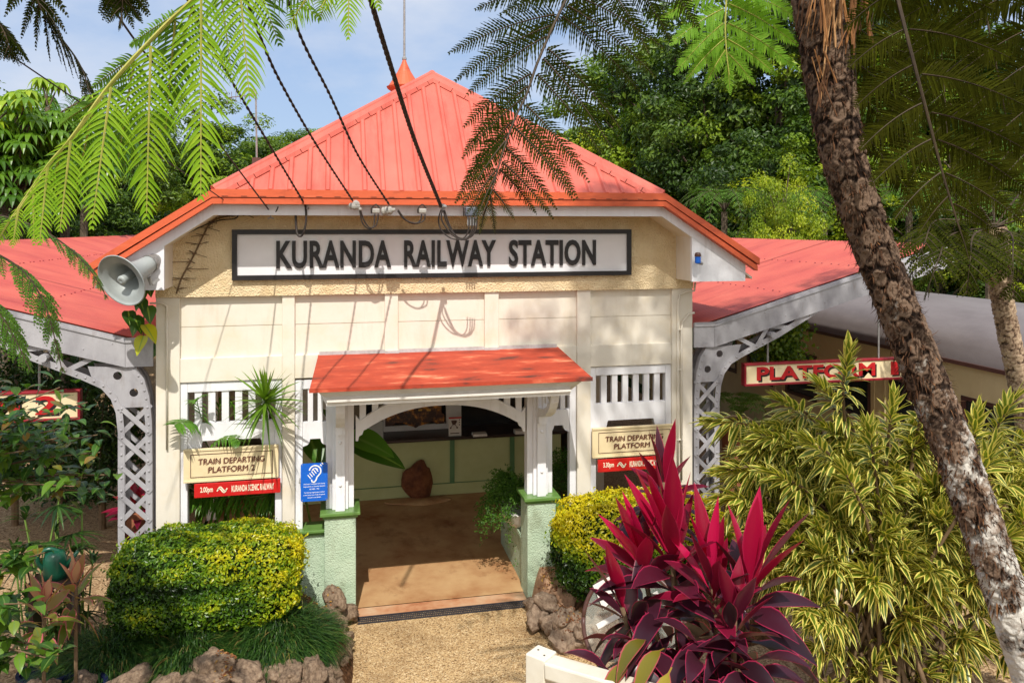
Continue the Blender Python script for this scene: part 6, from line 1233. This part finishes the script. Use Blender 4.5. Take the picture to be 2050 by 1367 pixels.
hand_frond(T, M['fernbright'], M['yellowrib'], r1, p1, 2.4, 2.3, n=28, nseg=7, v=.62, droop=.34, wf=.28, sagk=.02, ribr=.007, jit=.02)
p1b = [(470, -110, 560, 90, 80), (440, -60, 465, 160, 80), (390, 0, 340, 215, 84), (350, 35, 330, 280, 80), (260, 125, 235, 330, 76), (180, 220, 150, 390, 60), (120, 300, 95, 420, 48), (470, -110, 640, 40, 70), (350, 40, 260, 90, 50), (270, 115, 185, 175, 45), (200, 200, 120, 250, 40)]
hand_frond(T, M['fernmid'], M['yellowrib'], [(a + 8, b - 6, c + .16) for a, b, c in r1], p1b, 2.5, 2.4, n=28, nseg=5, v=.75, droop=.3, wf=.28, sagk=.02, jit=.03, into=.18)
r2 = [(800, -420, 2.5), (740, -200, 2.6), (690, -60, 2.6), (650, -20, 2.6), (610, -10, 2.6)]
hand_frond(T, M['fernbright'], M['yellowrib'], r2, [(700, -80, 697, 78, 52), (720, -120, 760, 20, 50), (660, -30, 640, 40, 40), (620, -10, 575, 55, 40), (690, -60, 640, 20, 40)], 2.6, 2.6, n=28, nseg=6, v=.6, droop=.3, wf=.28, sagk=.02)
mb = MB()
for q_ in (r1[0], r2[0]): e = D(*q_); mb.tube(smooth_path([top, top * .5 + e * .5 + [0, 0, .45], e], 14), .014, 6)
mb.build('frond_stalk', M['yellowrib'], T)
T2 = np.array([-4.9, -8.3, 0]); T = thing('tree_fern', 'tree fern with dark fronds against the sky at the far top left', 'tree fern', T2 + [0, 0, GZ]); MB().tube([T2 + [0, 0, GZ], T2 + [0, 0, 6.6]], .13, 12).build('trunk', M['fern_trunk'], T); t2 = T2 + [0, 0, 6.6]
mb = MB()
for path, pl in (([t2, D(-150, -260, 4.0), D(40, -120, 4.3), D(75, 0, 4.4), D(110, 60, 4.45), D(160, 130, 4.5), D(185, 205, 4.5)], .42), ([t2, D(-100, -320, 4.0), D(150, -180, 4.4), D(230, -70, 4.5), D(245, 0, 4.6), D(240, 50, 4.6)], .34), ([t2, D(-250, -200, 3.8), D(-80, -60, 4.2), D(-20, 20, 4.3), D(10, 70, 4.3), D(20, 110, 4.3)], .38)):
    frond(mb, path, pl, 16, .075, 22, 6, serr=.3, hang=.55, rr=.011, start=.35, v=.4)
mb.build('frond', [M['ferndark'], M['darkrib']], T)
T3 = np.array([-5.4, -6.9, 0]); T = thing('tree_fern', 'tree fern with arching mid-green fronds in front of the left canopy roof', 'tree fern', T3 + [0, 0, GZ]); MB().tube([T3 + [0, 0, GZ], T3 + [0.3, .2, 4.0]], .12, 12).build('trunk', M['fern_trunk'], T); t3 = T3 + [.3, .2, 4.0]
mb = MB()
for path, pl in (([t3, D(-170, 420, 3.6), D(-40, 425, 3.75), D(60, 450, 3.8), D(130, 490, 3.85), D(180, 540, 3.85), D(214, 596, 3.85)], .19), ([t3, D(-200, 470, 3.4), D(-60, 490, 3.6), D(30, 530, 3.65), D(80, 590, 3.65), D(105, 660, 3.65), D(125, 745, 3.65)], .24), ([t3, D(-200, 520, 3.4), D(-90, 560, 3.5), D(-10, 620, 3.5), D(30, 680, 3.5), D(60, 740, 3.5)], .24)):
    frond(mb, path, pl, 20, .042, 15, 6, serr=.25, hang=.55, rr=.008, start=.30, v=.55)
mb.build('frond', [M['fernmid'], M['darkrib']], T)

# ================================================================== trees behind the station
def crown_mesh(name, m, seed, n, nclump, rad, zc, leaf, vr, parent, flat=.55, cs=.95):
    rg = np.random.default_rng(seed); c = nrm(rg.normal(size=(nclump, 3))) * (rg.random(nclump) ** .42)[:, None] * np.array(rad) + [0, 0, zc]; c[:, 2] += .4 * rg.normal(size=nclump)
    tone = rg.uniform(vr[0], vr[1], nclump); size = rg.uniform(.45, 1.0, nclump) * cs; k = rg.integers(0, nclump, n); d = nrm(rg.normal(size=(n, 3))); r = rg.random(n) ** .33
    P = c[k] + d * (r * size[k])[:, None] * [1, 1, flat]; out = nrm(d + [0, 0, .7] + .5 * nrm(c[k] - [0, 0, zc]))
    mb = MB(); cloud(mb, P, out + rg.normal(0, .38, P.shape), rg.uniform(.7, 1.25, n) * leaf, np.clip(tone[k] + rg.normal(0, .14, n), 0, 1), aspect=.5); return mb.build(name, m, parent), c
def tree(label, kind, seed, loc=(0, 0, 0), n=12000, h=10.0):
    m, leaf, vr = {'dark': (M['treeA'], .20, (.15, .8)), 'mid': (M['treeB'], .19, (.15, .9)), 'lime': (M['treeC'], .17, (.1, .9))}[kind]
    T = thing(kind + '_tree' if kind != 'mid' else 'leafy_tree', label, 'tree', loc); L0 = np.array(loc, float)
    o, c = crown_mesh('crown', m, seed, n, 64, (2.9, 2.9, 3.5), h * .60, leaf, vr, None); o.parent = T
    mb = MB(); mb.tube(smooth_path([(0, 0, -1.2), (.1, 0, 1.5), (-.1, .1, 4), (.1, 0, 7.5)], 14), np.linspace(.26, .07, 14), 8)
    for q in c[::4]: mb.tube(smooth_path([(0, 0, max(1.2, q[2] - 2.6)), (q[0] * .5, q[1] * .5, q[2] - 1.0), tuple(q)], 8), np.linspace(.09, .02, 8), 5)
    o = mb.build('trunk', M['bark'], None, smooth=True); o.parent = T; return T
def zground(p): return float(hillz(np.array([p[0]]), np.array([p[1]]))[0])
protos = {}
def plant_tree(kind, px, ytop, d_, label, group, wide=1.0, var=0):
    p = D(px, 455, d_); zt = 4.3 + (455 - ytop) / FX * d_; zb = zground(p); s = (zt - zb) / 10.0
    key = (kind, var)
    if key not in protos:
        protos[key] = T = tree(label, kind, 30 + len(protos) * 5, (p[0], p[1], zb)); T.scale = (s * wide, s * wide, s); T['group'] = group; T.rotation_euler.z = rng.uniform(0, 6)
    else: T = dup(protos[key], (p[0], p[1], zb), rng.uniform(0, 6), (s * wide, s * wide, s), label, group)
    return T
GL, GR, GM = 'trees behind the left canopy', 'trees on the hillside to the right', 'distant trees beyond the roof'
kl = {'dark': 'dark green', 'mid': 'mid-green', 'lime': 'yellow-green'}
for i, (kind, px, yt, d_, wd) in enumerate([('dark', 20, 250, 26, 1), ('mid', 130, 235, 30, 1), ('dark', 230, 205, 34, 1.1), ('mid', 330, 200, 40, 1.1), ('dark', 410, 215, 42, 1.1), ('mid', 470, 225, 44, 1.1), ('lime', 300, 330, 38, 1.2), ('dark', 180, 330, 30, 1.3), ('dark', 60, 330, 24, 1.2), ('lime', 430, 320, 44, 1.3), ('dark', -70, 200, 24, 1.1), ('mid', 370, 300, 46, 1.2)]):
    plant_tree(kind, px, yt, d_, f'{kl[kind]} leafy tree rising behind the red canopy roof on the left', GL + ', ' + kl[kind], wd, i % 2)
for i, (kind, px, yt, d_, wd) in enumerate([('mid', 540, 240, 60, 1.4), ('dark', 600, 242, 64, 1.4), ('mid', 660, 238, 62, 1.4), ('dark', 500, 238, 56, 1.4)]):
    plant_tree(kind, px, yt, d_, f'{kl[kind]} tree showing just above the roof left of the ventilator', GM + ', ' + kl[kind], wd, i % 2)
for i, (kind, px, yt, d_, wd) in enumerate([('lime', 1150, 190, 44, 1.2), ('mid', 1230, 120, 46, 1.2), ('lime', 1120, 260, 42, 1.3), ('mid', 1290, 60, 44, 1.1), ('lime', 1270, 210, 40, 1.2), ('dark', 1380, -20, 38, 1.0), ('mid', 1330, 130, 38, 1.0), ('dark', 1500, -120, 34, .9), ('dark', 1420, 150, 33, 1), ('lime', 1300, 310, 36, 1.2), ('mid', 1560, 60, 31, .9), ('dark', 1620, -160, 32, .9), ('lime', 1600, 260, 27, 1.1), ('dark', 1520, 220, 29, 1.1), ('dark', 1720, -120, 32, .9), ('mid', 1700, 130, 28, 1), ('dark', 1800, -60, 30, .9), ('lime', 1780, 250, 27, 1.1), ('mid', 1880, 20, 30, 1), ('dark', 1960, -80, 30, .9), ('mid', 1960, 230, 26, 1.1), ('dark', 2050, 60, 28, 1), ('lime', 2040, 330, 25, 1.1), ('lime', 1570, 275, 22, .55), ('lime', 1530, 330, 22.5, .5), ('dark', 1860, 300, 26, 1.2), ('dark', 1400, 300, 33, 1.3), ('dark', 1500, 330, 31, 1.3), ('dark', 1680, 330, 28, 1.3), ('dark', 1960, 380, 26, 1.3), ('dark', 1760, 380, 28, 1.3)]):
    plant_tree(kind, px, yt, d_, f'{kl[kind]} leafy tree on the hillside behind the right canopy', GR + ', ' + kl[kind], wd, i % 2)
# umbrella trees far left
T0 = None
for i, (px, py, d_, s) in enumerate(((35, 235, 18, 1), (95, 210, 19, .9), (10, 300, 17.5, .9), (-40, 230, 18, 1.1))):
    p = D(px, py, d_); lab = 'umbrella tree with whorls of drooping glossy leaves at the far left'
    if T0 is None:
        h = p[2] + .6 - GZ; T = T0 = thing('umbrella_tree', lab, 'tree', (p[0], p[1], GZ), 'umbrella trees at the far left'); mb = MB(); sm = MB(); rg = np.random.default_rng(5)
        for k in range(70):
            q = np.array([rg.normal(0, .62), rg.normal(0, .62), h - .8 + rg.normal(0, .5)]); q[2] -= .5 * (q[0] ** 2 + q[1] ** 2); nl = 11; an = np.arange(nl) * 2 * np.pi / nl + rg.random(); d = np.stack([np.cos(an), np.sin(an), np.full(nl, .1)], -1)
            leaves(mb, np.repeat((q + p * [1, 1, 0] + [0, 0, GZ])[None], nl, 0), d, .40, .13, droop=.8, nseg=4, prof=p_ovate, v=np.clip(.40 + .35 * (q[2] - h + .75) + rg.normal(0, .1, nl), 0, 1))
            sm.tube(smooth_path([p * [1, 1, 0] + [0, 0, q[2] - .5], q + p * [1, 1, 0] + [0, 0, GZ]], 4), .02, 5)
        sm.tube([p * [1, 1, 0] + [0, 0, GZ - .2], p * [1, 1, 0] + [0, 0, h - .5]], np.array([.13, .06]), 8)
        mb.build('foliage', M['umbrella'], T); sm.build('trunk', M['bark'], T); h0 = h
    else: s2 = (p[2] + .6 - GZ) / h0; dup(T0, (p[0], p[1], GZ), i * 1.3, (s, s, s2), lab)
# palms at left
T0 = None
for i, (px, py, d_) in enumerate(((36, 300, 20), (130, 250, 21), (168, 330, 24))):
    p = D(px, py, d_); lab = ('feathery palm with grey trunk behind the umbrella trees', 'feathery palm left of the bright hanging fronds', 'slim palm with pale trunk above the left canopy roof')[i]
    if T0 is None:
        h = p[2] - GZ; h0 = h; T = T0 = thing('feather_palm', lab, 'palm', (p[0], p[1], GZ), 'palms behind the left canopy'); o_ = p * [1, 1, 0]; mb = MB(); c = o_ + [0, 0, GZ + h]
        for k in range(16):
            an = k * 2.4; d = np.array([math.cos(an), math.sin(an), 0]); e = .5 + .4 * (k % 3); feather(mb, [c, c + d * .6 + up * .55 * e, c + d * 1.3 + up * .35 * e, c + d * 1.8 - up * (.9 - .3 * e)], .5, 20, .05, .5)
        mb.build('frond', [M['palm'], M['greenstem']], T); MB().tube([o_ + [0, 0, GZ - .2], c], np.array([.13, .10]), 10).build('trunk', M['bark'], T)
    else: dup(T0, (p[0], p[1], GZ), i * 2., (1, 1, (p[2] - GZ) / h0), lab)
# tree ferns in the gully behind the right canopy
T0 = None
for i, (px, py, d_, s) in enumerate(((1450, 424, 25, 1.0), (1580, 436, 23, .9), (1650, 424, 24, 1.0), (1820, 420, 22, .9), (1980, 440, 22, 1.0))):
    p = D(px, py, d_); lab = 'wild tree fern in the undergrowth behind the right canopy'
    if T0 is None:
        h0 = p[2] - zground(p); T = T0 = thing('wild_tree_fern', lab, 'tree fern', (p[0], p[1], zground(p)), 'wild tree ferns behind the right canopy'); o_ = np.array([p[0], p[1], zground(p)]); c = o_ + [0, 0, h0]; mb = MB()
        for k in range(17):
            an = k * 2.4 + .3; d = np.array([math.cos(an), math.sin(an), 0]); e = .4 + .5 * (k % 3) / 2; frond(mb, [c, c + d * .5 + up * (.35 + .4 * e), c + d * 1.2 + up * (.1 + .5 * e), c + d * 1.8 - up * (.8 - .7 * e)], .5, 12, .085, 9, 2, hang=.3, rr=.014, v=.5)
        mb.build('frond', [M['fernmid'], M['darkrib']], T); MB().tube([o_ - [0, 0, .3], c], .1, 8).build('trunk', M['bark'], T)
    else: dup(T0, (p[0], p[1], zground(p)), i * 1.9, (s, s, (p[2] - zground(p)) / h0), lab)

# shade trees rooted outside the frame: they throw the soft shade on the right of the facade and on the bottom left corner
def shade_tree(label, foot, blobs, n, leaf, seed):
    T = thing('shade_tree', label, 'tree', (foot[0], foot[1], GZ)); rg = np.random.default_rng(seed); mb = MB(); sm = MB(); f = np.array([foot[0], foot[1], GZ])
    for (x, y, z, r, k) in blobs:
        d = nrm(rg.normal(size=(k, 3))); P = np.array([x, y, z]) + d * (rg.random(k) ** .4)[:, None] * r * [1, 1, .6]; cloud(mb, P, d + rg.normal(0, .6, (k, 3)), rg.uniform(.7, 1.3, k) * leaf, rg.random(k))
        sm.tube(smooth_path([f + [0, 0, z * .55], f * .5 + np.array([x, y, z]) * .5 + [0, 0, -.2], (x, y, z)], 8), np.linspace(.09, .02, 8), 6)
    sm.tube([f, f + [0, 0, max(b[2] for b in blobs) * .6]], np.array([.22, .12]), 10); mb.build('crown', M['treeB'], T); sm.build('trunk', M['bark'], T)
shade_tree('spreading tree outside the right edge shading the right half of the facade', (7.4, -11.5), [(0.67, -8.8, 13.86, 0.5, 190), (1.47, -9.1, 14.26, 0.6, 300), (2.07, -8.7, 13.66, 0.5, 170), (0.67, -9.1, 15.31, 0.5, 420), (1.57, -9.1, 15.36, 0.5, 420), (-0.13, -9.1, 14.66, 0.4, 110), (2.47, -9.3, 15.16, 0.7, 380), (0.37, -9.0, 14.26, 0.4, 120), (3.27, -8.9, 14.06, 0.7, 420), (3.97, -8.1, 13.86, 0.6, 320), (1.37, -8.5, 12.76, 0.35, 90)], 0, .13, 3)
shade_tree('spreading tree outside the left edge shading the bottom left garden', (-7.5, -9.5), [(-5.0, -5.6, 6.6, .8, 480), (-4.3, -5.9, 6.8, .7, 420), (-3.9, -5.2, 6.4, .5, 260), (-5.4, -4.9, 6.5, .8, 380), (-4.6, -6.6, 6.9, .7, 300), (-3.5, -6.3, 7.0, .45, 160), (-6.0, -5.6, 6.9, .8, 300)], 0, .13, 4)
